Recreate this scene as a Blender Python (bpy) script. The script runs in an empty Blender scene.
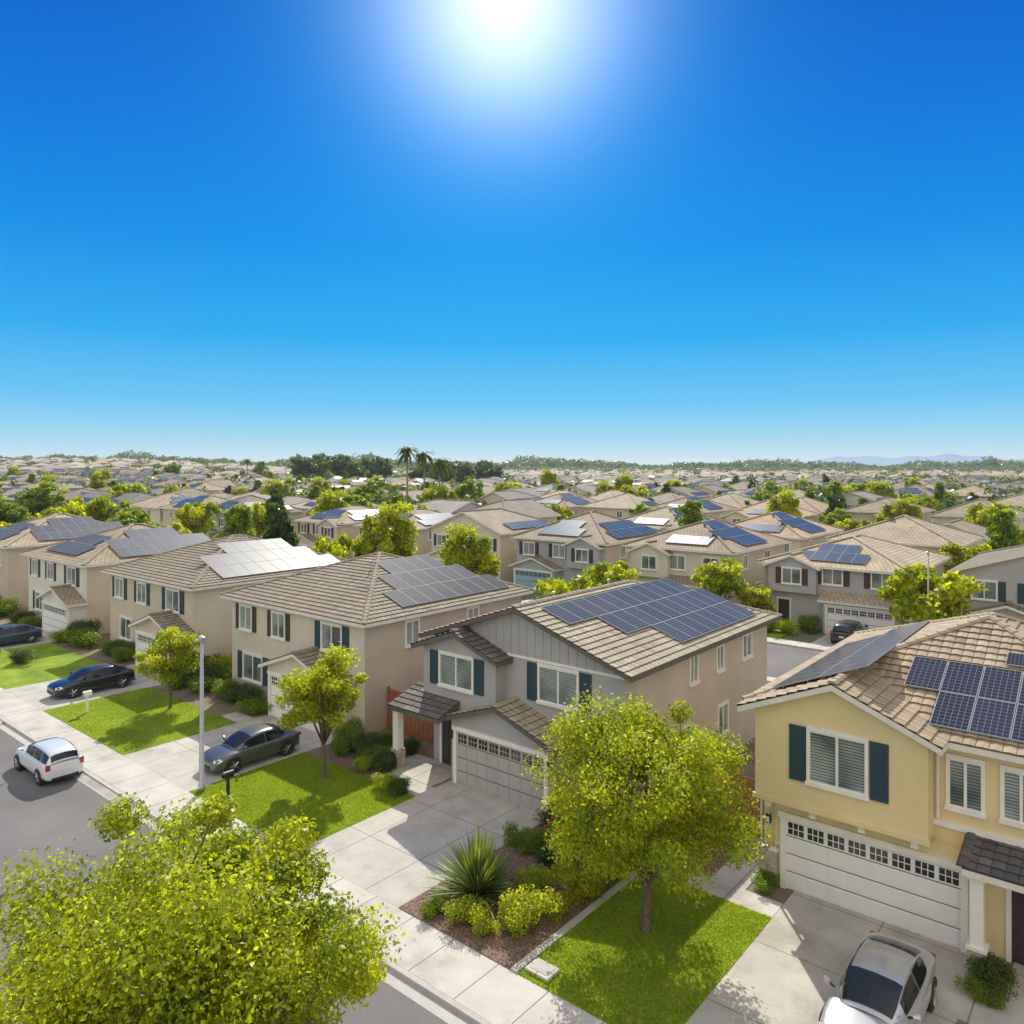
import bpy, math, random, bmesh
import numpy as np
from mathutils import Vector, Matrix
random.seed(7); rng=np.random.default_rng(7)
scene=bpy.context.scene; COL=scene.collection
FPX=760.0; CH=13.0; A=math.radians(39.8)
F=(-math.sin(A),math.cos(A)); R=(math.cos(A),math.sin(A))
def dl(x,y): return x*F[0]+y*F[1], x*R[0]+y*R[1]
def dlinv(d,l): return d*F[0]+l*R[0], d*F[1]+l*R[1]
def sm(t): t=max(0,min(1,t)); return t*t*(3-2*t)
def terr(x,y):
    d,l=dl(x,y)
    if d<250: return 0.0
    t=l/d
    return sm((d-280)/450)*13*math.exp(-((t+.58)/.27)**2)*(1-sm((d-1700)/2500))
def s2l(c): return tuple(((v/255)/12.92 if v/255<=.04045 else ((v/255+.055)/1.055)**2.4) for v in c)

# ---------------------------------------------------------------- materials
MATS={}
def nt_new(name):
    m=bpy.data.materials.new(name); m.use_nodes=True; nt=m.node_tree; nt.nodes.clear()
    out=nt.nodes.new('ShaderNodeOutputMaterial'); MATS[name]=m
    return m,nt,out
def N(nt,t,**k):
    n=nt.nodes.new(t)
    for a,b in k.items():
        if a in n.inputs.keys(): n.inputs[a].default_value=b
        else: setattr(n,a,b)
    return n
def c4(c): return (c[0],c[1],c[2],1)
def ramp(nt,stops):
    r=nt.nodes.new('ShaderNodeValToRGB'); e=r.color_ramp.elements
    while len(e)<len(stops): e.new(.5)
    for i,(p,c) in enumerate(stops): e[i].position=p; e[i].color=c4(c)
    return r
def mk(name,c1,c2=None,scale=3,rough=.8,bump=0,bscale=None,metal=0,coat=0,spec=.5,detail=5,streak=0):
    m,nt,out=nt_new(name); L=nt.links.new
    b=N(nt,'ShaderNodeBsdfPrincipled'); L(b.outputs[0],out.inputs[0])
    b.inputs['Roughness'].default_value=rough; b.inputs['Metallic'].default_value=metal
    b.inputs['Coat Weight'].default_value=coat; b.inputs['Specular IOR Level'].default_value=spec
    b.inputs['Base Color'].default_value=c4(c1)
    tc=N(nt,'ShaderNodeTexCoord')
    if c2:
        n=N(nt,'ShaderNodeTexNoise'); n.inputs['Scale'].default_value=scale; n.inputs['Detail'].default_value=detail
        L(tc.outputs['Object'],n.inputs['Vector'])
        r=ramp(nt,[(.32,c1),(.68,c2)]); L(n.outputs[0],r.inputs[0]); col=r.outputs[0]
        if streak:
            mp=N(nt,'ShaderNodeMapping'); mp.inputs['Scale'].default_value=(.5,.5,.4); L(tc.outputs['Object'],mp.inputs[0])
            n3=N(nt,'ShaderNodeTexNoise',Scale=1.3,Detail=9.0,Roughness=.65); L(mp.outputs[0],n3.inputs['Vector'])
            r3=ramp(nt,[(.3,(1-streak,1-streak,1-streak*1.1)),(.65,(1.03,1.03,1.03))]); L(n3.outputs[0],r3.inputs[0])
            mx=N(nt,'ShaderNodeMix',data_type='RGBA',blend_type='MULTIPLY'); mx.inputs[0].default_value=1; L(col,mx.inputs[6]); L(r3.outputs[0],mx.inputs[7]); col=mx.outputs[2]
        L(col,b.inputs['Base Color'])
    if bump:
        n2=N(nt,'ShaderNodeTexNoise'); n2.inputs['Scale'].default_value=bscale or scale*8; n2.inputs['Detail'].default_value=4
        L(tc.outputs['Object'],n2.inputs['Vector'])
        bp=N(nt,'ShaderNodeBump'); bp.inputs['Strength'].default_value=bump; bp.inputs['Distance'].default_value=.02
        L(n2.outputs[0],bp.inputs['Height']); L(bp.outputs[0],b.inputs['Normal'])
    return m
mk('wall_yellow',(.80,.66,.38),(.75,.61,.34),.8,.9,.35,60,streak=.08)
mk('wall_grey',(.39,.39,.39),(.44,.44,.44),.8,.9,.2,60,streak=.06)
mk('wall_taupe',(.52,.45,.365),(.57,.495,.405),.6,.9,.35,60,streak=.1)
mk('wall_cream',(.67,.62,.51),(.62,.57,.465),.6,.9,.3,60,streak=.1)
mk('wall_beige',(.62,.55,.43),(.57,.50,.39),.6,.9,.3,60,streak=.1)
mk('wall_peach',(.66,.56,.44),(.61,.515,.40),.6,.9,.3,60,streak=.1)
mk('wall_white',(.73,.72,.66),(.66,.65,.59),.6,.9,.3,60,streak=.1)
mk('wall_slate',(.36,.39,.40),(.41,.44,.45),.6,.9,.3,60,streak=.1)
mk('trim',(.84,.83,.77),(.76,.75,.70),3,.6)
mk('fascia_white',(.76,.73,.65),(.68,.65,.57),3,.7)
mk('fascia_dark',(.10,.09,.075),(.14,.125,.10),3,.7)
mk('garage_white',(.84,.84,.82),(.79,.79,.77),1.5,.5)
mk('garage_taupe',(.44,.42,.40),(.40,.38,.36),1.5,.5)
mk('garage_blue',(.30,.50,.60),(.26,.45,.55),1.5,.5)
mk('shutter_teal',(.022,.055,.075),(.03,.07,.09),6,.6)
mk('shutter_brown',(.06,.035,.025),(.08,.05,.035),6,.6)
mk('door_dark',(.03,.03,.035),(.05,.045,.045),6,.5)
mk('stone',(.34,.27,.20),(.55,.48,.38),7,.9,.8,14)
mk('pane_dark',(.02,.025,.03),None,1,.08,0,spec=.8)
mk('concrete_edge',(.50,.475,.43),(.42,.40,.37),3,.9,.3,40)
mk('bark',(.10,.075,.055),(.18,.14,.11),9,.95,.8,30)
mk('bark_pale',(.20,.16,.12),(.30,.25,.20),9,.95,.6,30)
mk('soil',(.17,.13,.09),(.24,.20,.13),1.2,.95,.6,18)
mk('fence_wood',(.28,.10,.05),(.38,.15,.075),5,.85,.5,20)
mk('metal_grey',(.45,.46,.47),(.38,.39,.40),4,.45,metal=.5)
mk('black_metal',(.02,.02,.022),None,1,.4)
mk('tyre',(.018,.018,.018),(.03,.03,.03),20,.9)
mk('rim',(.5,.5,.52),None,1,.25,metal=.9)
mk('paint_silver',(.50,.51,.53),(.52,.53,.55),2,.28,metal=.45,coat=1)
mk('paint_white',(.70,.72,.74),(.72,.74,.76),2,.3,metal=.1,coat=1)
mk('paint_black',(.012,.013,.016),None,2,.25,metal=.2,coat=1)
mk('paint_grey',(.11,.12,.115),(.12,.13,.125),2,.3,metal=.5,coat=1)
mk('paint_blue',(.03,.06,.10),None,2,.3,metal=.4,coat=1)
mk('car_glass',(.012,.016,.02),None,1,.04,spec=.5)
mk('lamp_clear',(.75,.77,.8),None,1,.1,coat=1)
mk('lamp_red',(.35,.01,.01),None,1,.2,coat=1)
mk('plastic_black',(.02,.02,.02),None,1,.6)
mk('plate',(.7,.7,.68),None,1,.5)
mk('rail',(.4,.4,.4),None,1,.4,metal=.8)
mk('far_ground',(.17,.165,.105),(.09,.13,.045),.035,.95)
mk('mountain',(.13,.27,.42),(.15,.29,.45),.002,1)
mk('roof_far1',(.37,.30,.23),(.45,.38,.30),.08,.9)
mk('roof_far2',(.29,.26,.22),(.37,.33,.285),.08,.9)
mk('roof_far3',(.44,.35,.25),(.38,.30,.215),.08,.9)
mk('roof_far4',(.47,.43,.365),(.43,.39,.32),.08,.9)
mk('wall_far',(.64,.58,.49),(.54,.485,.405),.06,.9)
mk('window_far',(.12,.15,.18),None,1,.3)
mk('solar_far',(.05,.08,.16),None,1,.35,spec=.2)

def mat_tile_geo(name,stops):
    m,nt,out=nt_new(name); L=nt.links.new
    b=N(nt,'ShaderNodeBsdfPrincipled',Roughness=.8); L(b.outputs[0],out.inputs[0]); b.inputs['Specular IOR Level'].default_value=.3
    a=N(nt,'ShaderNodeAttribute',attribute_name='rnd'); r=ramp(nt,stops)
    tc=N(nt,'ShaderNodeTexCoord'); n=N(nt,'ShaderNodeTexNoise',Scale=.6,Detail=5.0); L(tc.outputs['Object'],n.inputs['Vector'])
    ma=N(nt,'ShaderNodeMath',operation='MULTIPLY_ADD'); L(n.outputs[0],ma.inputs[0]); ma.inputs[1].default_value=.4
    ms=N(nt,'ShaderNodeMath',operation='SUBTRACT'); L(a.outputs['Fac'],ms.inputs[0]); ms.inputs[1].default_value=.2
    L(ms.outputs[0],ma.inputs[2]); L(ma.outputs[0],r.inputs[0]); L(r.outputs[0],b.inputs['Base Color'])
    n2=N(nt,'ShaderNodeTexNoise',Scale=35.0); L(tc.outputs['Object'],n2.inputs['Vector'])
    bp=N(nt,'ShaderNodeBump',Strength=.4,Distance=.01); L(n2.outputs[0],bp.inputs['Height']); L(bp.outputs[0],b.inputs['Normal'])
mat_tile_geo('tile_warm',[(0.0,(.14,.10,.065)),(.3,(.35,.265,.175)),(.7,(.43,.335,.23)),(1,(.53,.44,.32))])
mat_tile_geo('tile_tan',[(0.0,(.14,.112,.075)),(.3,(.34,.29,.205)),(.7,(.41,.36,.265)),(1,(.50,.445,.345))])
mat_tile_geo('tile_brown',[(0.0,(.11,.09,.065)),(.3,(.26,.215,.155)),(.7,(.32,.27,.20)),(1,(.40,.345,.26))])
mat_tile_geo('tile_slate',[(0.0,(.05,.05,.055)),(.3,(.09,.09,.095)),(.7,(.13,.125,.12)),(1,(.18,.17,.16))])
mat_tile_geo('tile_umber',[(0.0,(.06,.055,.05)),(.3,(.12,.11,.10)),(.7,(.17,.155,.14)),(1,(.24,.22,.19))])
def mat_tile_flat(name,c1,c2,mort):
    m,nt,out=nt_new(name); L=nt.links.new
    b=N(nt,'ShaderNodeBsdfPrincipled',Roughness=.8); L(b.outputs[0],out.inputs[0]); b.inputs['Specular IOR Level'].default_value=.3
    uv=N(nt,'ShaderNodeUVMap',uv_map='UVMap')
    br=N(nt,'ShaderNodeTexBrick'); br.inputs['Color1'].default_value=c4(c1); br.inputs['Color2'].default_value=c4(c2); br.inputs['Mortar'].default_value=c4(mort)
    br.inputs['Scale'].default_value=1; br.inputs['Mortar Size'].default_value=.035; br.inputs['Brick Width'].default_value=.36; br.inputs['Row Height'].default_value=.36
    br.inputs['Mortar Smooth'].default_value=.4
    L(uv.outputs[0],br.inputs['Vector'])
    tc=N(nt,'ShaderNodeTexCoord'); n=N(nt,'ShaderNodeTexNoise',Scale=.7,Detail=6.0); L(tc.outputs['Object'],n.inputs['Vector'])
    oi=N(nt,'ShaderNodeObjectInfo'); r=ramp(nt,[(.3,(.78,.78,.78)),(.7,(1.15,1.14,1.12))]); L(n.outputs[0],r.inputs[0])
    r0=ramp(nt,[(0,(.62,.63,.65)),(.5,(.95,.93,.9)),(1,(1.2,1.14,1.04))]); L(oi.outputs['Random'],r0.inputs[0])
    mx=N(nt,'ShaderNodeMix',data_type='RGBA',blend_type='MULTIPLY'); mx.inputs[0].default_value=1
    L(br.outputs[0],mx.inputs[6]); L(r.outputs[0],mx.inputs[7])
    my=N(nt,'ShaderNodeMix',data_type='RGBA',blend_type='MULTIPLY'); my.inputs[0].default_value=1; L(mx.outputs[2],my.inputs[6]); L(r0.outputs[0],my.inputs[7])
    L(my.outputs[2],b.inputs['Base Color'])
    sp=N(nt,'ShaderNodeSeparateXYZ'); L(uv.outputs[0],sp.inputs[0])
    dv=N(nt,'ShaderNodeMath',operation='DIVIDE'); L(sp.outputs[1],dv.inputs[0]); dv.inputs[1].default_value=.36
    fr=N(nt,'ShaderNodeMath',operation='FRACT'); L(dv.outputs[0],fr.inputs[0])
    iv=N(nt,'ShaderNodeMath',operation='SUBTRACT'); iv.inputs[0].default_value=1; L(fr.outputs[0],iv.inputs[1])
    bp=N(nt,'ShaderNodeBump',Strength=.8,Distance=.05); L(iv.outputs[0],bp.inputs['Height']); L(bp.outputs[0],b.inputs['Normal'])
mat_tile_flat('tile_flat_tan',(.43,.37,.275),(.37,.315,.23),(.17,.13,.10))
mat_tile_flat('tile_flat_brown',(.33,.28,.205),(.275,.235,.17),(.13,.10,.08))
mat_tile_flat('tile_flat_warm',(.45,.355,.25),(.39,.305,.21),(.18,.13,.095))
mat_tile_flat('tile_flat_grey',(.27,.26,.25),(.22,.21,.205),(.1,.09,.09))
GEO2FLAT={'tile_warm':'tile_flat_warm','tile_tan':'tile_flat_tan','tile_brown':'tile_flat_brown','tile_slate':'tile_flat_grey'}

def grid_line(nt,sock,period,width):
    L=nt.links.new
    d=N(nt,'ShaderNodeMath',operation='DIVIDE'); L(sock,d.inputs[0]); d.inputs[1].default_value=period
    f=N(nt,'ShaderNodeMath',operation='FRACT'); L(d.outputs[0],f.inputs[0])
    s=N(nt,'ShaderNodeMath',operation='SUBTRACT'); L(f.outputs[0],s.inputs[0]); s.inputs[1].default_value=.5
    a=N(nt,'ShaderNodeMath',operation='ABSOLUTE'); L(s.outputs[0],a.inputs[0])
    g=N(nt,'ShaderNodeMath',operation='GREATER_THAN'); L(a.outputs[0],g.inputs[0]); g.inputs[1].default_value=.5-width/2
    return g.outputs[0]
def mx2(nt,a,b,op='MAXIMUM'):
    m=N(nt,'ShaderNodeMath',operation=op); nt.links.new(a,m.inputs[0]); nt.links.new(b,m.inputs[1]); return m.outputs[0]
def mat_solar(name,rough,spec,ca,cb,line):
    m,nt,out=nt_new(name); L=nt.links.new
    b=N(nt,'ShaderNodeBsdfPrincipled',Roughness=rough); L(b.outputs[0],out.inputs[0]); b.inputs['Specular IOR Level'].default_value=spec
    uv=N(nt,'ShaderNodeUVMap',uv_map='UVMap'); sp=N(nt,'ShaderNodeSeparateXYZ'); L(uv.outputs[0],sp.inputs[0])
    g=mx2(nt,grid_line(nt,sp.outputs[0],1,.08),grid_line(nt,sp.outputs[1],1,.08))
    a=N(nt,'ShaderNodeAttribute',attribute_name='rnd')
    r=ramp(nt,[(0,ca),(1,cb)]); L(a.outputs['Fac'],r.inputs[0])
    mx=N(nt,'ShaderNodeMix',data_type='RGBA'); L(g,mx.inputs[0]); L(r.outputs[0],mx.inputs[6]); mx.inputs[7].default_value=c4(line)
    L(mx.outputs[2],b.inputs['Base Color'])
mat_solar('solar_cells',.12,.30,(.022,.024,.044),(.036,.039,.066),(.20,.21,.24))
mat_solar('solar_cells_slate',.2,.08,(.040,.044,.060),(.060,.064,.084),(.34,.35,.38))
mat_solar('solar_cells_matte',.5,.02,(.030,.032,.044),(.044,.046,.060),(.24,.24,.27))
mat_solar('solar_cells_silver',.46,.14,(.05,.056,.072),(.066,.072,.092),(.14,.15,.17))
mat_solar('solar_cells_bright',.5,.10,(.045,.05,.066),(.06,.066,.086),(.36,.38,.42))
mat_solar('solar_cells_mid',.4,.05,(.020,.050,.12),(.035,.075,.16),(.14,.17,.24))
mk('solar_frame',(.33,.34,.37),None,1,.6,spec=.15)
def mat_blinds():
    m,nt,out=nt_new('window_glass'); L=nt.links.new
    b=N(nt,'ShaderNodeBsdfPrincipled',Roughness=.07); L(b.outputs[0],out.inputs[0]); b.inputs['Specular IOR Level'].default_value=.8
    g=N(nt,'ShaderNodeTexCoord'); sp=N(nt,'ShaderNodeSeparateXYZ'); L(g.outputs['Object'],sp.inputs[0])
    gl=grid_line(nt,sp.outputs[2],.085,.38)
    mx=N(nt,'ShaderNodeMix',data_type='RGBA'); L(gl,mx.inputs[0]); mx.inputs[6].default_value=(.34,.40,.38,1); mx.inputs[7].default_value=(.10,.14,.14,1)
    n=N(nt,'ShaderNodeTexNoise',Scale=.55); L(g.outputs['Object'],n.inputs['Vector'])
    r=ramp(nt,[(.42,(.25,.3,.34)),(.58,(1,1,1))]); L(n.outputs[0],r.inputs[0])
    m3=N(nt,'ShaderNodeMix',data_type='RGBA',blend_type='MULTIPLY'); m3.inputs[0].default_value=1
    L(mx.outputs[2],m3.inputs[6]); L(r.outputs[0],m3.inputs[7]); L(m3.outputs[2],b.inputs['Base Color'])
mat_blinds()
def mat_concrete(name,c1,c2,px,py,ox=0,oy=0,stain=.78):
    m,nt,out=nt_new(name); L=nt.links.new
    b=N(nt,'ShaderNodeBsdfPrincipled',Roughness=.85); L(b.outputs[0],out.inputs[0]); b.inputs['Specular IOR Level'].default_value=.3
    g=N(nt,'ShaderNodeTexCoord'); mp=N(nt,'ShaderNodeMapping'); mp.inputs['Location'].default_value=(ox,oy,0); L(g.outputs['Object'],mp.inputs[0])
    sp=N(nt,'ShaderNodeSeparateXYZ'); L(mp.outputs[0],sp.inputs[0])
    gl=mx2(nt,grid_line(nt,sp.outputs[0],px,.03/px),grid_line(nt,sp.outputs[1],py,.03/py))
    n=N(nt,'ShaderNodeTexNoise',Scale=.8,Detail=9.0,Roughness=.65); L(g.outputs['Object'],n.inputs['Vector'])
    r=ramp(nt,[(.3,c1),(.7,c2)]); L(n.outputs[0],r.inputs[0])
    n4=N(nt,'ShaderNodeTexNoise',Scale=.45,Detail=6.0,Roughness=.75); L(g.outputs['Object'],n4.inputs['Vector']); r4=ramp(nt,[(.36,(stain,stain*.98,stain*.95)),(.52,(1,1,1))]); L(n4.outputs[0],r4.inputs[0])
    m4=N(nt,'ShaderNodeMix',data_type='RGBA',blend_type='MULTIPLY'); m4.inputs[0].default_value=1; L(r.outputs[0],m4.inputs[6]); L(r4.outputs[0],m4.inputs[7])
    mx=N(nt,'ShaderNodeMix',data_type='RGBA'); L(gl,mx.inputs[0]); L(m4.outputs[2],mx.inputs[6]); mx.inputs[7].default_value=(.18,.165,.15,1)
    L(mx.outputs[2],b.inputs['Base Color'])
    n2=N(nt,'ShaderNodeTexNoise',Scale=40.0); L(g.outputs['Object'],n2.inputs['Vector'])
    bp=N(nt,'ShaderNodeBump',Strength=.25,Distance=.01); L(n2.outputs[0],bp.inputs['Height']); L(bp.outputs[0],b.inputs['Normal'])
mat_concrete('sidewalk',(.47,.445,.40),(.60,.57,.515),1.6,60)
mat_concrete('driveway',(.41,.39,.35),(.54,.515,.46),2.5,2.9,.65,.3)
def mat_multi(name,stops,scale,rough,bump,bscale,stops2=None,scale2=30,bd=.03):
    m,nt,out=nt_new(name); L=nt.links.new
    b=N(nt,'ShaderNodeBsdfPrincipled',Roughness=rough); L(b.outputs[0],out.inputs[0]); b.inputs['Specular IOR Level'].default_value=.2
    g=N(nt,'ShaderNodeTexCoord'); n=N(nt,'ShaderNodeTexNoise',Scale=scale,Detail=8.0,Roughness=.6); L(g.outputs['Object'],n.inputs['Vector'])
    r=ramp(nt,stops); L(n.outputs[0],r.inputs[0]); col=r.outputs[0]
    if stops2:
        n3=N(nt,'ShaderNodeTexNoise',Scale=scale2,Detail=3.0); L(g.outputs['Object'],n3.inputs['Vector']); r3=ramp(nt,stops2); L(n3.outputs[0],r3.inputs[0])
        mx=N(nt,'ShaderNodeMix',data_type='RGBA',blend_type='MULTIPLY'); mx.inputs[0].default_value=1; L(col,mx.inputs[6]); L(r3.outputs[0],mx.inputs[7]); col=mx.outputs[2]
    L(col,b.inputs['Base Color'])
    n2=N(nt,'ShaderNodeTexNoise',Scale=bscale,Detail=3.0); L(g.outputs['Object'],n2.inputs['Vector'])
    bp=N(nt,'ShaderNodeBump',Strength=bump,Distance=bd); L(n2.outputs[0],bp.inputs['Height']); L(bp.outputs[0],b.inputs['Normal'])
mat_multi('lawn',[(.3,(.13,.215,.018)),(.5,(.22,.33,.022)),(.72,(.36,.42,.035))],.6,.9,.8,45,[(.3,(.75,.75,.75)),(.7,(1.15,1.15,1.12))],14)
mat_multi('asphalt',[(.3,(.15,.145,.14)),(.7,(.21,.20,.195))],.35,.9,.5,70,[(.3,(.85,.85,.85)),(.7,(1.15,1.15,1.15))],50,.01)
mat_multi('mulch',[(.3,(.11,.06,.045)),(.5,(.25,.16,.12)),(.7,(.45,.33,.27))],14,.95,1,25,[(.3,(.5,.5,.5)),(.7,(1.3,1.3,1.3))],45,.05)
def mat_leaf(name,stops,tr=.5,trc=1.5):
    m,nt,out=nt_new(name); L=nt.links.new
    a=N(nt,'ShaderNodeAttribute',attribute_name='rnd'); r=ramp(nt,stops); L(a.outputs['Fac'],r.inputs[0])
    d=N(nt,'ShaderNodeBsdfPrincipled',Roughness=.42); L(r.outputs[0],d.inputs['Base Color']); d.inputs['Specular IOR Level'].default_value=.4
    t=N(nt,'ShaderNodeBsdfTranslucent')
    mx=N(nt,'ShaderNodeMix',data_type='RGBA',blend_type='MULTIPLY'); mx.inputs[0].default_value=1; L(r.outputs[0],mx.inputs[6]); mx.inputs[7].default_value=(trc*1.18,trc,trc*.35,1)
    L(mx.outputs[2],t.inputs[0])
    ms=N(nt,'ShaderNodeMixShader'); ms.inputs[0].default_value=tr; L(d.outputs[0],ms.inputs[1]); L(t.outputs[0],ms.inputs[2]); L(ms.outputs[0],out.inputs[0])
mat_leaf('leaf_bright',[(0,(.08,.13,.01)),(.45,(.235,.305,.016)),(1,(.48,.52,.03))],.54,2.1)
mat_leaf('leaf_mid',[(0,(.05,.10,.012)),(.5,(.15,.245,.02)),(1,(.30,.38,.03))],.5,1.9)
mat_leaf('leaf_dark',[(0,(.03,.065,.018)),(.5,(.07,.12,.025)),(1,(.14,.19,.04))],.45,1.6)
mat_leaf('leaf_far',[(0,(.045,.085,.028)),(.5,(.09,.15,.04)),(1,(.17,.235,.055))],.45,1.5)  # bluish green: distance haze put into the leaf colour
mat_leaf('grass_blade',[(0,(.13,.21,.014)),(.5,(.235,.34,.022)),(1,(.38,.45,.045))],.5,1.7)
mat_leaf('flower',[(0,(.5,.02,.04)),(1,(.7,.05,.15))],.3,1.0)
mat_leaf('blade',[(0,(.06,.11,.03)),(1,(.27,.35,.08))],.4,1.6)

# ---------------------------------------------------------------- mesh builder
class MB:
    def __init__(s): s.V=[];s.F=[];s.M=[];s.U=[];s.R=[]
    def poly(s,pts,m,uv=None,r=.5):
        b=len(s.V); s.V.extend([tuple(p) for p in pts]); s.F.append(tuple(range(b,b+len(pts)))); s.M.append(m)
        s.U.append(uv or [(0,0)]*len(pts)); s.R.append(r)
    def box(s,x0,x1,y0,y1,z0,z1,m,r=.5):
        x0,x1=sorted((x0,x1));y0,y1=sorted((y0,y1));z0,z1=sorted((z0,z1))
        b=len(s.V); s.V.extend([(x0,y0,z0),(x1,y0,z0),(x1,y1,z0),(x0,y1,z0),(x0,y0,z1),(x1,y0,z1),(x1,y1,z1),(x0,y1,z1)])
        for f in [(0,3,2,1),(4,5,6,7),(0,1,5,4),(1,2,6,5),(2,3,7,6),(3,0,4,7)]:
            s.F.append(tuple(b+i for i in f)); s.M.append(m); s.U.append([(0,0)]*4); s.R.append(r)
    def ext(s,o):
        b=len(s.V); s.V+=o.V; s.F+=[tuple(i+b for i in f) for f in o.F]; s.M+=o.M; s.U+=o.U; s.R+=o.R
    def tube(s,pts,rads,m,n=7,cap=True):
        rings=[]
        for i,p in enumerate(pts):
            p=Vector(p); a=Vector(pts[max(0,i-1)]); c=Vector(pts[min(len(pts)-1,i+1)])
            t=(c-a).normalized(); x=t.cross(Vector((0.3,1,0.1))).normalized(); y=t.cross(x)
            b=len(s.V)
            for k in range(n):
                an=2*math.pi*k/n; s.V.append(tuple(p+(x*math.cos(an)+y*math.sin(an))*rads[i]))
            rings.append(b)
        for i in range(len(rings)-1):
            for k in range(n):
                a,b=rings[i],rings[i+1]
                s.F.append((a+k,b+k,b+(k+1)%n,a+(k+1)%n)); s.M.append(m); s.U.append([(0,0)]*4); s.R.append(.5)
        if cap:
            for q,rv in ((rings[0],False),(rings[-1],True)):
                f=list(range(q,q+n)); f=f if not rv else f[::-1]
                s.F.append(tuple(f)); s.M.append(m); s.U.append([(0,0)]*n); s.R.append(.5)
    def shift(s,dx,dy,dz=0): s.V=[(a+dx,b+dy,c+dz) for a,b,c in s.V]
    def mesh(s,name,smooth=False):
        me=bpy.data.meshes.new(name); me.from_pydata(s.V,[],s.F)
        names=[]
        for m in s.M:
            if m not in names: names.append(m)
        for m in names: me.materials.append(MATS[m])
        ix={m:i for i,m in enumerate(names)}
        me.polygons.foreach_set('material_index',[ix[m] for m in s.M])
        uv=me.uv_layers.new(name='UVMap'); uv.data.foreach_set('uv',[c for u in s.U for p in u for c in p])
        at=me.attributes.new('rnd','FLOAT','FACE'); at.data.foreach_set('value',s.R)
        if smooth: me.polygons.foreach_set('use_smooth',[True]*len(s.F))
        me.update(); return me
def add(name,me,parent=None,loc=(0,0,0),rot=(0,0,0)):
    o=bpy.data.objects.new(name,me); COL.objects.link(o)
    if parent: o.parent=parent
    o.location=loc; o.rotation_euler=rot; return o
def top(o,label,cat,group=None):
    o['label']=label; o['category']=cat
    if group: o['group']=group
    return o
def struct(name,mb,smooth=False):
    o=add(name,mb.mesh(name,smooth)); o['kind']='structure'; return o
def emit(name,parts,loc,rotz,label,cat,group=None):
    root=add(name,None,None,loc,(0,0,rotz)); root.empty_display_size=.5
    for p in parts:
        o=add(p[0],p[1].mesh(p[0],p[3] if len(p)>3 else False),root)
        if len(p)>2 and p[2]:
            for q in p[2]: add(q[0],q[1].mesh(q[0]),o)
    return top(root,label,cat,group)
def dup(root,loc,rotz=0,scale=None,label=None,group=None):
    n=root.copy(); COL.objects.link(n); n.location=loc; n.rotation_euler=(0,0,rotz)
    if scale: n.scale=(scale[0],scale[1],scale[2]) if isinstance(scale,(tuple,list)) else (scale,)*3
    if label: n['label']=label
    if group: n['group']=group
    for c in root.children:
        k=c.copy(); COL.objects.link(k); k.parent=n
        for g in c.children:
            h=g.copy(); COL.objects.link(h); h.parent=k
    return n

# ---------------------------------------------------------------- roofs
def clip_rect(P,u0,u1,v0,v1):
    for ax,val,sg in ((0,u0,1),(0,u1,-1),(1,v0,1),(1,v1,-1)):
        Q=[];n=len(P)
        for i in range(n):
            a=P[i];b=P[(i+1)%n]; da=(a[ax]-val)*sg; db=(b[ax]-val)*sg
            if da>=0: Q.append(a)
            if (da>=0)!=(db>=0):
                t=da/(da-db); Q.append((a[0]+(b[0]-a[0])*t,a[1]+(b[1]-a[1])*t))
        P=Q
        if len(P)<3: return []
    return P
def axes(P):
    P=[Vector(p) for p in P]; n=(P[1]-P[0]).cross(P[2]-P[0]).normalized()
    if n.z<0: P=P[::-1]; n=-n
    e=Vector((0,0,1)).cross(n).normalized(); return P,n,e,n.cross(e)
def tile_plane(mb,poly,m,geo):
    P,n,e,s=axes(poly); o=P[0]
    q=[((p-o).dot(e),(p-o).dot(s)) for p in P]
    if not geo:
        mb.poly(P,GEO2FLAT[m],uv=q); return
    mb.poly([p-n*.005 for p in P],'fascia_dark')
    tw,th=.30,.33; v0=min(c[1] for c in q); vm=max(c[1] for c in q); row=0; v=v0
    prof=((0,.45,0,.018),(.45,.94,.018,0),(.94,1,-.012,-.012))
    while v<vm:
        band=clip_rect(q,-1e4,1e4,v,min(v+th,vm))
        if band:
            ua=min(c[0] for c in band); ub=max(c[0] for c in band)
            k=math.floor(ua/tw)
            while k*tw<ub:
                ra=min(1,max(0.2,random.gauss(.55,.15))); lift=random.uniform(0,.005)
                for j,(a,b,ha,hb) in enumerate(prof):
                    x0=k*tw+a*tw; x1=k*tw+b*tw
                    c=clip_rect(band,x0,x1,v,v+th)
                    if len(c)<3: continue
                    def hh(u,w): 
                        f=(u-x0)/(x1-x0); return .014+.040*(1-(w-v)/th)+lift+ha+(hb-ha)*f
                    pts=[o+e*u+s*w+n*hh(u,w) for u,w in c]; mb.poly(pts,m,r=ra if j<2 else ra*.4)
                    low=[(u,w) for u,w in c if abs(w-v)<1e-4]
                    if len(low)>=2:
                        la=min(low);lb=max(low)
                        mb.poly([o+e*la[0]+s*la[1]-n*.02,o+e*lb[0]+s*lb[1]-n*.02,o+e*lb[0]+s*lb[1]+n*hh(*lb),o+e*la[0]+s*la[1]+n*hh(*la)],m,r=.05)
                k+=1
        v+=th; row+=1
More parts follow.
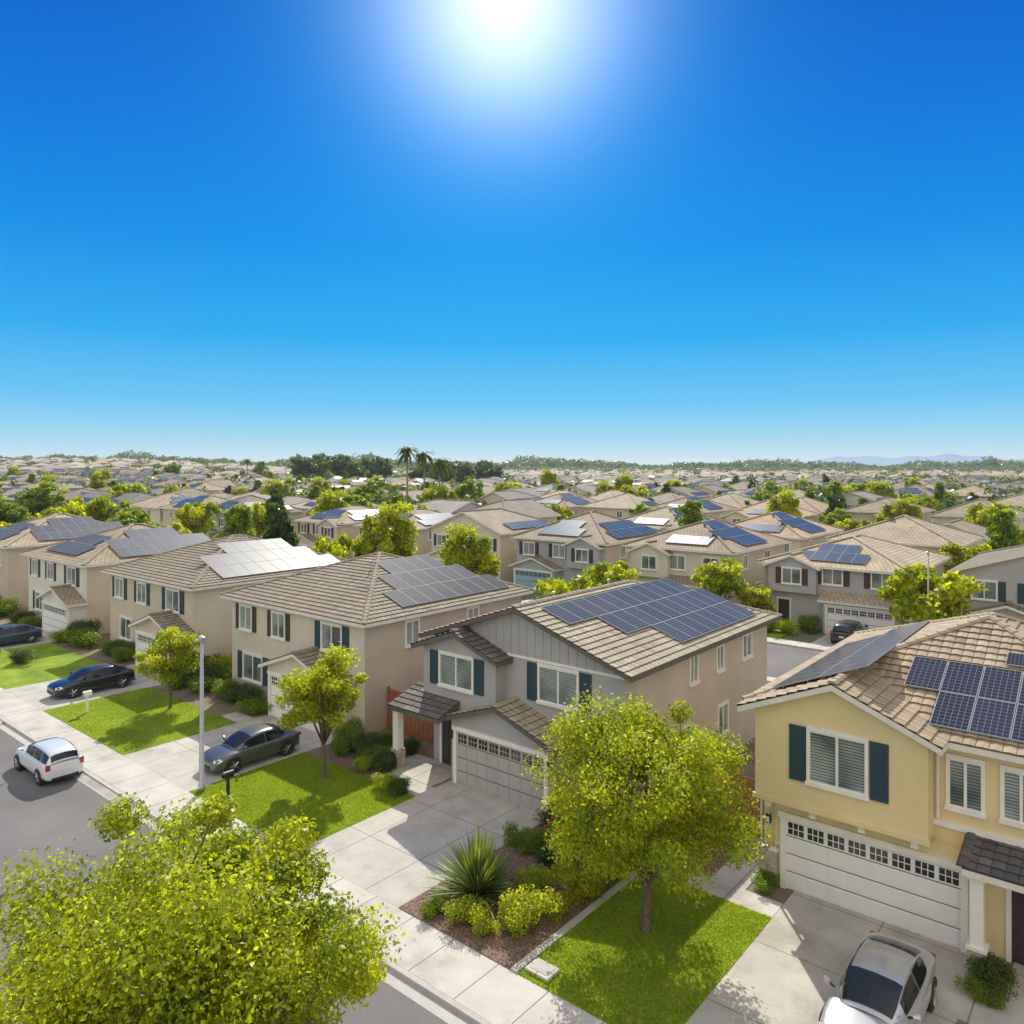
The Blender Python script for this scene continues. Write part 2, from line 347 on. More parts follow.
def cap_line(mb,a,b,m,geo):
    a=Vector(a);b=Vector(b); d=(b-a); Ln=d.length; d.normalize(); sd=d.cross(Vector((0,0,1))).normalized(); up=sd.cross(d)
    n=max(1,int(Ln/.36)) if geo else 1
    mm=m if geo else GEO2FLAT[m]
    for i in range(n):
        p=a+d*(Ln*i/n); q=a+d*(Ln*(i+1.08)/n if geo else Ln); ra=random.uniform(.4,.75)
        h0,h1=(.065,.04) if geo else (.05,.05)
        pr=[(-.14,-.02),(-.07,.05),(.07,.05),(.14,-.02)]
        A_=[p+sd*x+up*(z+h0) for x,z in pr]; B_=[q+sd*x+up*(z+h1) for x,z in pr]
        for k in range(3): mb.poly([A_[k],A_[k+1],B_[k+1],B_[k]],mm,r=ra,uv=[(0,0.1),(.3,.1),(.3,.3),(0,.3)])
        mb.poly(A_[::-1],mm,r=ra*.5); mb.poly(B_,mm,r=ra*.5)
def slab(mb,poly,m,t=.17):
    P,_,_,_=axes(poly); B=[p-Vector((0,0,t)) for p in P]; mb.poly(B[::-1],m)
    k=len(P)
    for i in range(k):
        a,b=P[i],P[(i+1)%k]; mb.poly([B[i],B[(i+1)%k],b-Vector((0,0,.004)),a-Vector((0,0,.004))],m)
def hip(x0,x1,y0,y1,z,p):
    W=x1-x0;D=y1-y0
    if D>=W:
        h=W/2*p; cx=(x0+x1)/2; a=(cx,y0+W/2,z+h); b=(cx,y1-W/2,z+h)
        pl=dict(front=[(x0,y0,z),(x1,y0,z),a],back=[(x1,y1,z),(x0,y1,z),b],right=[(x1,y0,z),(x1,y1,z),b,a],left=[(x0,y1,z),(x0,y0,z),a,b])
    else:
        h=D/2*p; cy=(y0+y1)/2; a=(x0+D/2,cy,z+h); b=(x1-D/2,cy,z+h)
        pl=dict(front=[(x0,y0,z),(x1,y0,z),b,a],back=[(x1,y1,z),(x0,y1,z),a,b],right=[(x1,y0,z),(x1,y1,z),b],left=[(x0,y1,z),(x0,y0,z),a])
    c=[(x0,y0,z),(x1,y0,z),(x1,y1,z),(x0,y1,z)]
    if D>=W: ln=[(c[0],a),(c[1],a),(c[2],b),(c[3],b),(a,b)]
    else: ln=[(c[0],a),(c[3],a),(c[1],b),(c[2],b),(a,b)]
    return pl,[l for l in ln if (Vector(l[0])-Vector(l[1])).length>.3]
def gable(x0,x1,y0,y1,z,p,hipback=True,yback=None):
    W=x1-x0; cx=(x0+x1)/2; h=W/2*p; a=(cx,y0,z+h)
    if hipback:
        b=(cx,y1-W/2,z+h)
        pl=dict(right=[(x1,y0,z),(x1,y1,z),b,a],left=[(x0,y1,z),(x0,y0,z),a,b],back=[(x1,y1,z),(x0,y1,z),b])
        ln=[(a,b),((x1,y1,z),b),((x0,y1,z),b)]
    else:
        b=(cx,yback if yback is not None else y1,z+h)
        pl=dict(right=[(x1,y0,z),(x1,y1,z),b,a],left=[(x0,y1,z),(x0,y0,z),a,b]); ln=[(a,b)]
    return pl,ln
def add_roof(roof,fas,pl,ln,m,geo,fm):
    for k in pl: tile_plane(roof,pl[k],m,geo); slab(fas,pl[k],fm)
    for a,b in ln: cap_line(roof,a,b,m,geo)

# ---------------------------------------------------------------- house details
def mapper(face,w0):
    if face=='S': return lambda a,b,c:(a,w0-b,c)
    if face=='N': return lambda a,b,c:(a,w0+b,c)
    if face=='E': return lambda a,b,c:(w0+b,a,c)
    return lambda a,b,c:(w0-b,a,c)
def mbox(mb,f,a0,a1,b0,b1,c0,c1,m):
    p=f(a0,b0,c0);q=f(a1,b1,c1); mb.box(p[0],q[0],p[1],q[1],p[2],q[2],m)
def window(parts,face,w0,a,z,w,h,sh=None,mull=2,trim='trim',bars=0):
    f=mapper(face,w0); g=MB(); fr=MB()
    mbox(g,f,a-w/2,a+w/2,-.02,.015,z,z+h,'window_glass')
    t=.1
    mbox(fr,f,a-w/2-t,a+w/2+t,-.01,.08,z+h,z+h+t+.02,trim); mbox(fr,f,a-w/2-t-.03,a+w/2+t+.03,-.01,.12,z-t,z,trim)
    mbox(fr,f,a-w/2-t,a-w/2,-.01,.07,z,z+h,trim); mbox(fr,f,a+w/2,a+w/2+t,-.01,.07,z,z+h,trim)
    mbox(fr,f,a-w/2,a+w/2,-.01,.045,z+h-.05,z+h,trim); mbox(fr,f,a-w/2,a+w/2,-.01,.045,z,z+.05,trim)
    for i in range(1,mull):
        x=a-w/2+w*i/mull; mbox(fr,f,x-.035,x+.035,-.01,.05,z+.05,z+h-.05,trim)
    if bars: mbox(fr,f,a-w/2,a+w/2,-.01,.04,z+h*.5-.02,z+h*.5+.02,trim)
    parts.append(('window',g,[('frame',fr)]))
    if sh:
        sw=min(.5,w*.32)
        for sg in (-1,1):
            s=MB(); x0=a+sg*(w/2+t+.03); x1=x0+sg*sw
            mbox(s,f,x0,x1,-.01,.035,z-.06,z+h+.06,sh)
            lo=min(x0,x1);hi=max(x0,x1)
            mbox(s,f,lo,lo+.06,.03,.055,z-.06,z+h+.06,sh); mbox(s,f,hi-.06,hi,.03,.055,z-.06,z+h+.06,sh)
            for zz in (z-.06,z+h/2-.04,z+h-.02): mbox(s,f,lo+.06,hi-.06,.03,.053,zz,zz+.08,sh)
            k=z+.08
            while k<z+h-.1:
                mbox(s,f,lo+.06,hi-.06,.03,.046,k,k+.03,sh); k+=.08
            parts.append(('shutter',s))
def garage_door(parts,face,w0,a0,a1,h,m,trim='trim',win=True):
    f=mapper(face,w0); g=MB(); fr=MB()
    mbox(g,f,a0,a1,-.02,.01,0,h,m)
    n=8; rows=4; cw=(a1-a0)/n; rh=h/rows
    for i in range(n):
        for j in range(rows):
            x0=a0+i*cw+.06;x1=a0+(i+1)*cw-.06; z0=j*rh+.07;z1=(j+1)*rh-.06
            if j==rows-1 and win:
                mbox(g,f,x0,x1,0,.022,z0,z1-.06,'pane_dark')
                for k in (.333,.667): xx=x0+(x1-x0)*k; mbox(g,f,xx-.012,xx+.012,.01,.03,z0,z1-.06,m)
                zz=(z0+z1-.06)/2; mbox(g,f,x0,x1,.01,.028,zz-.012,zz+.012,m)
            else: mbox(g,f,x0,x1,0,.03,z0,z1,m)
    for j in range(1,rows): mbox(g,f,a0,a1,0,.013,j*rh-.012,j*rh+.012,'plastic_black')
    mbox(fr,f,a0-.16,a0,-.01,.10,0,h,trim); mbox(fr,f,a1,a1+.16,-.01,.10,0,h,trim); mbox(fr,f,a0-.22,a1+.22,-.01,.12,h,h+.18,trim)
    parts.append(('garage_door',g,[('frame',fr)]))
def front_door(parts,face,w0,a,m='door_dark',trim='trim'):
    f=mapper(face,w0); g=MB(); fr=MB()
    mbox(g,f,a-.46,a+.46,-.02,.02,0,2.1,m)
    for x in (-.3,.06):
        for z in (.2,1.1): mbox(g,f,a+x,a+x+.24,0,.035,z,z+.75,m)
    mbox(g,f,a+.36,a+.41,0,.09,.98,1.06,'rail')
    mbox(fr,f,a-.58,a-.46,-.01,.07,0,2.1,trim); mbox(fr,f,a+.46,a+.58,-.01,.07,0,2.1,trim); mbox(fr,f,a-.6,a+.6,-.01,.08,2.1,2.24,trim)
    parts.append(('door',g,[('frame',fr)]))
def panel(mb,o,e,s,n,u,v,w,h,cm):
    z=.13; p=lambda a,b,c:o+e*a+s*b+n*c
    c=[p(u,v,z),p(u+w,v,z),p(u+w,v+h,z),p(u,v+h,z)]; b=[p(u,v,z-.04),p(u+w,v,z-.04),p(u+w,v+h,z-.04),p(u,v+h,z-.04)]
    i=.018
    inn=[p(u+i,v+i,z+.002),p(u+w-i,v+i,z+.002),p(u+w-i,v+h-i,z+.002),p(u+i,v+h-i,z+.002)]
    mb.poly(c,'solar_frame'); nx,ny=(6,10) if h>w else (10,6)
    mb.poly(inn,cm,uv=[(0,0),(nx,0),(nx,ny),(0,ny)],r=random.random())
    for k in range(4): mb.poly([b[k],b[(k+1)%4],c[(k+1)%4],c[k]],'solar_frame')
    mb.poly(b[::-1],'solar_frame')
def array(parts,plane,u0,v0,mask,pw=1.02,ph=1.66,separate=True,cm='solar_cells'):
    P,n,e,s=axes(plane); o=P[0]; rails=MB(); subs=[]; allp=MB()
    for r,line in enumerate(mask):   # first string = lowest row
        xs=[i for i,ch in enumerate(line) if ch=='#']
        if not xs: continue
        for rv in (.35,ph-.35):
            a=o+e*(u0+xs[0]*(pw+.02))+s*(v0+r*(ph+.02)+rv); b=o+e*(u0+(xs[-1]+1)*(pw+.02))+s*(v0+r*(ph+.02)+rv)
            rails.tube([a+n*.065,b+n*.065],[.022,.022],'rail',4)
        for i in xs:
            if separate:
                m=MB(); panel(m,o,e,s,n,u0+i*(pw+.02),v0+r*(ph+.02),pw,ph,cm); subs.append(('solar_panel',m))
            else: panel(allp,o,e,s,n,u0+i*(pw+.02),v0+r*(ph+.02),pw,ph,cm)
    if separate: parts.append(('solar_array',rails,subs))
    else: parts.append(('solar_array',allp))
def vent(parts,x,y,z,r=.05,h=.5):
    m=MB(); m.tube([(x,y,z-.1),(x,y,z+h)],[r,r],'metal_grey',8); m.tube([(x,y,z+h),(x,y,z+h+.06)],[r*1.8,r*1.6],'metal_grey',8); parts.append(('vent_pipe',m))

def base_house(W,D,zw,p,kind,front,side,tile,geo,gx0,gx1,gproj,garm='garage_white',fm='fascia_white',oh=.5,win=(),ewin=(),wwin=(),arrays=(),garroof='gable',sh=None,sep=True,door=None,gwin=True,cm='solar_cells',psz=(1.02,1.66)):
    parts=[]; wall=MB(); roof=MB(); fas=MB()
    wall.box(0,W,0,D,-.1,zw-.08,side); wall.box(0,W,-.05,0,-.1,zw-.08,front)
    ze=zw-oh*p
    if kind=='hip': pl,ln=hip(-oh,W+oh,-oh,D+oh,ze,p)
    else:
        pl,ln=gable(-oh,W+oh,-oh,D+oh,ze,p)
        wall.poly([(0,-.05,zw-.08),(W,-.05,zw-.08),(W/2,-.05,zw+W/2*p-.08)],front)
        wall.poly([(0,0,zw-.08),(W/2,0,zw+W/2*p-.08),(W,0,zw-.08)],front)
    add_roof(roof,fas,pl,ln,tile,geo,fm)
    y1=-gproj
    if gproj>.3:
        wall.box(gx0-.35,gx1+.35,y1,-.05,-.1,2.62,front)
        if garroof=='gable':
            c=(gx0+gx1)/2; hw=(gx1-gx0)/2+.35; gz=2.7; gp=.34
            g2,l2=gable(c-hw-.35,c+hw+.35,y1-.35,-.05,gz-.35*gp,gp,False)
            wall.poly([(c-hw,y1,2.62),(c+hw,y1,2.62),(c,y1,2.62+hw*gp)],front)
            add_roof(roof,fas,g2,l2,tile,geo,fm)
        elif garroof=='shed':
            q={'front':[(gx0-.65,y1-.35,2.6),(gx1+.65,y1-.35,2.6),(gx1+.65,-.05,2.6+(gproj+.3)*.33),(gx0-.65,-.05,2.6+(gproj+.3)*.33)]}
            add_roof(roof,fas,q,[],tile,geo,fm)
    parts.append(('wall',wall)); parts.append(('roof',roof,[('fascia',fas)]))
    garage_door(parts,'S',y1 if gproj>.3 else -.05,gx0,gx1,2.15,garm,win=gwin)
    for w in win: window(parts,'S',-.05,*w[:4],sh if len(w)<5 else w[4])
    for w in ewin: window(parts,'E',W,*w[:4])
    for w in wwin: window(parts,'W',0,*w[:4])
    if door is not None: front_door(parts,'S',-.05,door)
    for a in arrays: array(parts,pl[a[0]],a[1],a[2],a[3],separate=sep,cm=cm,pw=psz[0],ph=psz[1])
    return parts,pl
def center(parts,W,D):
    for p in parts:
        p[1].shift(-W/2,-D/2)
        if len(p)>2 and p[2]:
            for q in p[2]: q[1].shift(-W/2,-D/2)

YB=.12
# ---------- yellow house
parts,pl=base_house(10.7,11.2,5.7,.42,'hip','wall_yellow','wall_yellow','tile_warm',True,.8,5.45,.35,
    win=[(5.5,3.65,.72,1.3,None),(6.75,3.65,.72,1.3,None),(9.4,3.6,1.4,1.4,'shutter_teal')],garroof='none',psz=(.92,1.5),
    arrays=[('left',3.4,.9,['.########','#########']) ,('front',4.2,.45,['.######.','######..'])])
wall=parts[0][1]; roof=parts[1][1]; fas=parts[1][2][0][1]
array(parts,pl['front'],6.55,3.72,['#'],1.0,.62)
wall.box(0,4.75,-.8,-.05,2.75,5.62,'wall_yellow'); wall.poly([(0,-.8,5.62),(4.75,-.8,5.62),(2.375,-.8,5.62+2.375*.42)],'wall_yellow')
wall.box(-.06,4.81,-.88,-.8,2.72,2.86,'wall_yellow')
for x in (.35,1.7,3.05,4.4): wall.box(x-.09,x+.09,-.74,-.36,2.5,2.74,'trim')
wall.box(4.75,10.7,-.13,-.05,3.05,3.2,'trim')
g2=dict(left=[(2.375,-1.2,5.49+2.775*.42),(-.4,-1.2,5.49),(-.4,-.5,5.49),(2.375,2.27,5.49+2.775*.42)],
        right=[(2.375,-1.2,5.49+2.775*.42),(5.15,-1.2,5.49),(5.15,-.5,5.49),(2.375,2.27,5.49+2.775*.42)])
add_roof(roof,fas,g2,[((2.375,-1.2,5.49+2.775*.42),(2.375,2.27,5.49+2.775*.42))],'tile_warm',True,'fascia_white')
window(parts,'S',-.8,2.42,3.62,1.5,1.5,'shutter_teal')
wall.box(-.02,.55,-.48,-.36,-.1,1.05,'stone'); wall.box(-.05,.58,-.5,-.36,1.05,1.13,'trim')
q={'front':[(5.65,-1.55,2.72),(10.9,-1.55,2.72),(10.9,-.05,3.02),(5.65,-.05,3.02)]}
add_roof(roof,fas,q,[((5.65,-1.55,2.72),(5.65,-.05,3.02))],'tile_slate',True,'fascia_white')
for x in (5.95,9.9):
    c=MB(); c.box(x-.15,x+.15,-1.4,-1.1,-.05,2.6,'trim'); c.box(x-.2,x+.2,-1.45,-1.05,-.05,.7,'stone'); c.box(x-.23,x+.23,-1.48,-1.02,.7,.78,'trim'); c.box(x-.2,x+.2,-1.45,-1.05,2.45,2.56,'trim'); parts.append(('column',c))
front_door(parts,'S',-.05,7.0)
for x in (.28,):
    l=MB(); l.box(x-.07,x+.07,-.5,-.37,1.85,2.15,'black_metal'); l.box(x-.045,x+.045,-.51,-.4,1.9,2.07,'lamp_clear'); parts.append(('wall_lamp',l))
dn=MB(); dn.tube([(-.06,-.15,.1),(-.06,-.15,5.3)],[.04,.04],'trim',6); parts.append(('downpipe',dn))
dn=MB(); dn.tube([(4.85,-.12,3.25),(4.85,-.12,5.3)],[.04,.04],'trim',6); parts.append(('downpipe',dn))
vent(parts,3.7,5.8,6.9,h=.3)
emit('house',parts,(-9.2,23.5,YB),0,'yellow stucco two storey house with white garage door and solar panels','house')

# ---------- grey house
parts,pl=base_house(9.7,13.1,5.65,.335,'gable','wall_grey','wall_taupe','tile_tan',True,2.5,6.95,1.15,garm='garage_taupe',fm='fascia_dark',
    win=[(6.75,3.75,1.75,1.35,'shutter_teal')],ewin=[(5.2,4.0,.6,1.1),(7.7,4.0,.55,1.05),(10.6,4.0,.9,1.05),(8.0,1.2,.9,1.2),(4.3,1.2,.6,1.1)],
    arrays=[('right',1.1,.6,['....########','..##########','###########.'])],cm='solar_cells_slate',psz=(.92,1.48))
wall=parts[0][1]; roof=parts[1][1]; fas=parts[1][2][0][1]
for i in range(1,24):
    x=i*.4
    zt=5.55+min(x,9.7-x)*.335-.12; z0=5.3 if x<4.2 else 5.35
    if zt>z0+.1: wall.box(x-.02,x+.02,-.075,-.045,z0,zt,'wall_grey')
wall.box(4.2,9.7,-.09,-.045,5.24,5.34,'trim')
wall.box(-.02,4.1,-.65,-.05,2.75,5.26,'wall_grey'); hw=2.06; wall.poly([(-.02,-.65,5.26),(4.1,-.65,5.26),(2.04,-.65,5.26+hw*.36)],'wall_grey')
g2,l2=gable(-.4,4.5,-1.05,-.05,5.14,.36,False); add_roof(roof,fas,g2,l2,'tile_umber',True,'fascia_dark')
window(parts,'S',-.65,1.95,3.65,1.8,1.3,'shutter_teal')
q={'front':[(-.9,-1.9,2.65),(2.15,-1.9,2.65),(2.15,-.05,3.25),(-.9,-.05,3.25)]}
add_roof(roof,fas,q,[],'tile_umber',True,'fascia_dark')
for x in (-.6,):
    c=MB(); c.box(x-.16,x+.16,-1.75,-1.43,-.05,2.5,'trim'); c.box(x-.22,x+.22,-1.81,-1.37,-.05,.8,'stone'); parts.append(('column',c))
front_door(parts,'S',-.05,1.0,'door_dark'); window(parts,'S',-.05,8.5,1.0,1.0,1.2)
for x in (2.28,7.2):
    l=MB(); l.box(x-.06,x+.06,-1.3,-1.16,1.8,2.1,'black_metal'); parts.append(('wall_lamp',l))
vent(parts,3.2,9,6.75,h=.35); vent(parts,4.1,3.2,6.95,h=.35)
em=MB(); em.box(9.7,9.85,2.6,3.0,1.2,1.9,'metal_grey'); em.tube([(9.78,2.8,1.9),(9.78,2.8,3.2)],[.03,.03],'metal_grey',6); parts.append(('electric_meter',em))
emit('house',parts,(-23.9,23.4,YB),0,'grey board fronted house with taupe garage door and large solar array','house')

# ---------- further houses of the same row
parts,pl=base_house(11.8,11.8,5.6,.36,'hip','wall_cream','wall_taupe','tile_brown',True,5.8,10.5,1.2,fm='fascia_white',sh='shutter_teal',
   win=[(1.5,3.65,1.1,1.3,'shutter_brown'),(4.7,3.65,1.1,1.3,'shutter_brown'),(9.3,3.65,1.5,1.3,'shutter_teal'),(2.2,.9,1.8,1.4)],ewin=[(3,3.8,.8,1.2),(7.5,3.8,.8,1.2),(8.5,1.1,1.2,1.1)],door=4.5,
   arrays=[('right',3.0,.7,['########','.######.','..####..'])],cm='solar_cells_matte')
vent(parts,7.4,4,7.2,h=.35)
emit('house',parts,(-40.3,23.3,YB),0,'cream house with brown hip roof and dark solar panels','house')
parts,pl=base_house(11.9,12.6,5.6,.36,'hip','wall_beige','wall_cream','tile_brown',True,7.0,11.6,1.2,fm='fascia_white',
   win=[(1.6,3.65,1.2,1.3,'shutter_teal'),(5,3.65,1.2,1.3,'shutter_teal'),(9.3,3.65,1.6,1.3,'shutter_teal'),(2.6,.9,1.6,1.4)],ewin=[(3,3.8,.8,1.2),(8,3.8,.8,1.2)],door=5.5,
   arrays=[('right',2.4,.6,['#########','########.','..#####..'])],cm='solar_cells_silver')
emit('house',parts,(-56.6,23.3,YB),0,'beige house with tiled roof and bright reflecting solar panels','house')
parts,pl=base_house(12,12.6,5.6,.36,'hip','wall_white','wall_peach','tile_brown',False,7.0,11.6,1.2,
   win=[(1.6,3.65,1.2,1.3),(5,3.65,1.2,1.3),(9.3,3.65,1.6,1.3),(2.6,.9,1.6,1.4)],ewin=[(3,3.8,.8,1.2),(8,3.8,.8,1.2)],door=5.5,sh='shutter_brown',
   arrays=[('right',3,.6,['########','########','..####..']),('front',3.2,1,['######','.####.'])],sep=False,cm='solar_cells_bright')
emit('house',parts,(-73,23.4,YB),0,'peach sided house with hip roof carrying solar panels','house')
parts,pl=base_house(12,12.6,5.8,.36,'hip','wall_taupe','wall_beige','tile_tan',False,1.0,5.6,1.2,
   win=[(1.8,3.75,1.2,1.3),(5,3.75,1.2,1.3),(9.3,3.75,1.6,1.3)],ewin=[(3,3.8,.8,1.2),(8,3.8,.8,1.2)],door=8.5,
   arrays=[('right',3,.6,['########','########','..####..']),('front',3.2,1,['######','.####.'])],sep=False,cm='solar_cells_bright')
emit('house',parts,(-90,23.4,YB),0,'taupe house with tan roof and solar panels on two slopes','house')

# ---------------------------------------------------------------- mid distance houses
def proto(i,detail):
    r=random.Random(100+i)
    fronts=['wall_beige','wall_cream','wall_peach','wall_slate','wall_white','wall_taupe','wall_grey']
    fr=fronts[i%7]; sd=['wall_cream','wall_beige','wall_beige','wall_peach','wall_peach','wall_cream','wall_taupe'][i%7]
    tl=['tile_tan','tile_brown','tile_warm','tile_brown','tile_slate','tile_tan'][i%6]
    W=r.uniform(9.8,11.2); D=r.uniform(11.0,13); kind='gable' if i%3==1 else 'hip'
    g0=.9 if i%2 else W-5.4
    wx=[1.7,W/2,W-1.8]
    win=[(x,3.65,1.4,1.25) for x in wx]
    arr=[]
    if i%4!=2: arr=[('right',2.6,.6,[['########','.######.'],['#######'],['.#####.','######.','..###..']][i%3])]
    if i%3!=1 and i!=7: arr.append(('front',3.0,.9,[['#####','.###.'],['####'],['.####.']][i%3]))
    parts,pl=base_house(W,D,(r.uniform(5.2,5.8) if i!=6 else 5.2) if i!=7 else 3.4,r.choice([.34,.38,.42]) if i!=6 else .33,kind,fr,sd,tl,False,g0,g0+4.6,1.3,sh=['shutter_brown','shutter_teal',None][i%3],
        win=win if i!=7 else [],ewin=[(3,3.8,.8,1.2),(8,3.8,1.2,1.2),(6,1.1,1.2,1.1)] if i!=7 else [(6,1.1,1.2,1.1)],wwin=[(4,3.8,1,1.2),(9,3.8,1,1.2)] if i!=7 else [],arrays=arr,sep=False,garroof='gable' if i%2 else 'shed',door=(W-1.6 if g0<2 else 1.6),gwin=detail,garm='garage_blue' if i==3 else ('garage_white' if i%4 else 'garage_taupe'),cm='solar_cells_mid')
    if i%3!=1 and i!=7:
        wall=parts[0][1]; roof=parts[1][1]; fas=parts[1][2][0][1]
        c=W-2.4 if g0<2 else 2.4; hw=1.9; zt=5.1 if i!=6 else 4.95
        wall.box(c-hw,c+hw,-.6,-.05,2.8,zt,fr); wall.poly([(c-hw,-.6,zt),(c+hw,-.6,zt),(c,-.6,zt+hw*.42)],fr)
        g2,l2=gable(c-hw-.35,c+hw+.35,-.95,1.6,zt-.06,.42,False); add_roof(roof,fas,g2,l2,tl,False,'fascia_white')
        window(parts,'S',-.6,c,3.5,1.4,1.2,['shutter_brown','shutter_teal',None][i%3])
    center(parts,W,D); return parts
def desc(i):
    c=['beige','cream','peach','slate grey','off white','taupe','pale grey'][i%7]
    return f'{c} two storey house with tiled roof'+(' and solar panels' if i%4!=2 else '')
cands=[];HOLES=[]
for k in range(0,9):
    for i in range(-60,40):
        if (i+k*3)%11==5: continue
        x=-18.8+13.4*i+ (0 if k==0 else random.uniform(-1,1))
        for y,rot in ((62+6.2+50*k,0),(79+6.2+50*k,math.pi)):
            yy=y+(0 if k==0 else random.uniform(-1.2,1.2))
            d,l=dl(x,yy)
            if d>20 and abs(l/d)<.72 and d<430:
                if d>100 and random.random()<.15: HOLES.append((x,yy)); continue
                if -.29<l/d<0.0 and 355<d<430: continue
                cands.append((d,x,yy,rot))
cands.sort(); cands=cands[:288]
det={};mer={}
HCEN=[]
for idx,(d,x,y,rot) in enumerate(cands):
    i=random.randrange(14) if d>75 else [0,1,6,4,0,8,9][idx%7]
    if abs(x+18.8)<1 and y<70: i=6
    if abs(x+5.4)<1 and y<70: i=13
    if abs(x+45.6)<1 and y<70: i=3
    if abs(x+32.2)<1 and y<70: i=8
    if rot==0 and d>130 and random.random()<.3: rot=random.choice([math.pi/2,-math.pi/2])
    if rot==math.pi and d>85 and random.random()<.45: rot=random.choice([0,0,math.pi/2])
    z=terr(x,y); HCEN.append((x,y))
    grp='two storey suburban houses in the tract'
    if d<135:
        if i not in det:
            det[i]=emit('house',proto(i,True),(x,y,z),rot,desc(i),'house',grp)
        else: dup(det[i],(x,y,z),rot)
    else:
        if i not in mer:
            m=MB()
            for p in proto(i,False):
                m.ext(p[1])
                if len(p)>2 and p[2]:
                    for q in p[2]: m.ext(q[1])
            mer[i]=m.mesh('house')
        o=add('house',mer[i],None,(x,y,z),(0,0,rot)); top(o,desc(i),'house',grp)

far=MB()
for k in range(4600):
    d=math.sqrt(random.uniform(330**2,1700**2)); t=random.uniform(-.74,.74); x,y=dlinv(d,t*d)
    if d<440: 
        if min((x-a)**2+(y-b)**2 for a,b in HCEN)<15**2: continue
    if -.3<t<.0 and 350<d<470: continue
    if d>1000 and random.random()<.4: continue
    z=terr(x,y)-.3; w=random.uniform(9,13);D=random.uniform(10,14); h=random.choice([3.2,5.6,5.6,5.9]); sw=random.random()<.5
    if sw: w,D=D,w
    a,b=x-w/2,x+w/2; c,e=y-D/2,y+D/2
    far.box(a,b,c,e,z,z+h,random.choice(['wall_far','wall_far','wall_taupe','wall_beige','wall_cream']))
    rm=random.choice(['roof_far1','roof_far2','roof_far3','roof_far4'])
    pl,_=hip(a-.5,b+.5,c-.5,e+.5,z+h,random.uniform(.3,.42))
    for q in pl.values(): far.poly(axes(q)[0],rm)
    if random.random()<.3:
        P_,n_,e_,s_=axes(pl['right']); o_=P_[0]+e_*3+s_*.8+n_*.1; far.poly([o_,o_+e_*6,o_+e_*6+s_*2.6,o_+s_*2.6],'solar_far')
    for s_ in (.2,.5,.8):
        far.box(a+w*s_-.6,a+w*s_+.6,c-.04,c,z+h-2,z+h-.8,'window_far'); far.box(b,b+.04,c+D*s_-.6,c+D*s_+.6,z+h-2,z+h-.8,'window_far')
o=add('distant_houses',far.mesh('distant_houses')); top(o,'distant mass of tan roofed tract houses','houses'); o['kind']='stuff'

# ---------------------------------------------------------------- ground & setting
g=MB(); rings=[0,30,60,120,200,260,320,380,440,520,600,700,820,1000,1250,1600,2100,2800,4000,6000,9500]; na=96
prev=None
for ri,r in enumerate(rings):
    cur=[]
    for k in range(na):
        a=2*math.pi*k/na; x=r*math.cos(a); y=r*math.sin(a); cur.append(len(g.V)); g.V.append((x,y,terr(x,y)))
    if prev:
        for k in range(na):
            g.F.append((prev[k],cur[k],cur[(k+1)%na],prev[(k+1)%na]) if ri>1 else (prev[0],cur[k],cur[(k+1)%na])); n=len(g.F[-1])
            g.M.append('far_ground'); g.U.append([(0,0)]*n); g.R.append(.5)
    prev=cur
struct('ground',g)
m=MB()
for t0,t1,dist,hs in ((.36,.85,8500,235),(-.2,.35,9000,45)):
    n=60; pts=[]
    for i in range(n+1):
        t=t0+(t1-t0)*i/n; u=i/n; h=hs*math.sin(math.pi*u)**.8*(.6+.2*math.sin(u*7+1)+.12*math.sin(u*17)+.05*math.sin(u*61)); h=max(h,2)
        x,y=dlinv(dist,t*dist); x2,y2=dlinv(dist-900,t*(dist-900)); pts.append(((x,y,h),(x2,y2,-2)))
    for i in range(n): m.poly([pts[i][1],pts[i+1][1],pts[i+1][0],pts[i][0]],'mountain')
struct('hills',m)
b=MB(); b.box(-140,20,5.5,12.62,-.05,.008,'asphalt'); struct('road',b)
b=MB(); b.box(-140,20,12.62,13.0,-.05,.016,'concrete_edge'); b.box(-140,20,13.0,13.16,-.05,.13,'concrete_edge'); b.box(-140,20,5.34,5.5,-.05,.13,'concrete_edge'); struct('kerb',b)
b=MB(); b.box(-140,20,13.16,44.5,-.05,.12,'soil'); b.box(-140,20,-30,5.34,-.05,.12,'soil'); struct('yard',b)
b=MB(); b.box(-140,20,13.16,14.85,.05,.134,'sidewalk'); b.box(-140,20,2.6,4.0,.05,.134,'sidewalk'); struct('sidewalk',b)
DW=[(-21.75,-16.65,22.25),(-8.15,-3.35,23.15),(-34.8,-28.9,22.1),(-50.2,-44.3,22.1),(-66.5,-61,22.2),(-89.5,-84,22.2)]
b=MB()
for x0,x1,y1 in DW:
    b.box(x0,x1,14.85,y1,.05,.138,'driveway')
    b.poly([(x0-.5,12.7,.02),(x1+.5,12.7,.02),(x1,13.2,.142),(x0,13.2,.142)],'driveway')
struct('driveway',b)
b=MB(); b.box(-24.2,-21.75,20.3,21.3,.05,.136,'driveway'); b.box(-24.9,-21.95,21.3,23.3,.05,.15,'driveway')
b.box(-11.0,-8.15,21.3,22.2,.05,.141,'sidewalk'); b.box(-10.4,-9.3,22.2,26.2,.05,.141,'sidewalk')
b.box(-3.35,-.2,20.2,21.5,.05,.136,'driveway'); b.box(-2.6,1.4,21.5,23.4,.05,.15,'driveway')
b.box(-36.4,-34.8,20.4,21.3,.05,.136,'driveway'); struct('path',b)
b=MB()
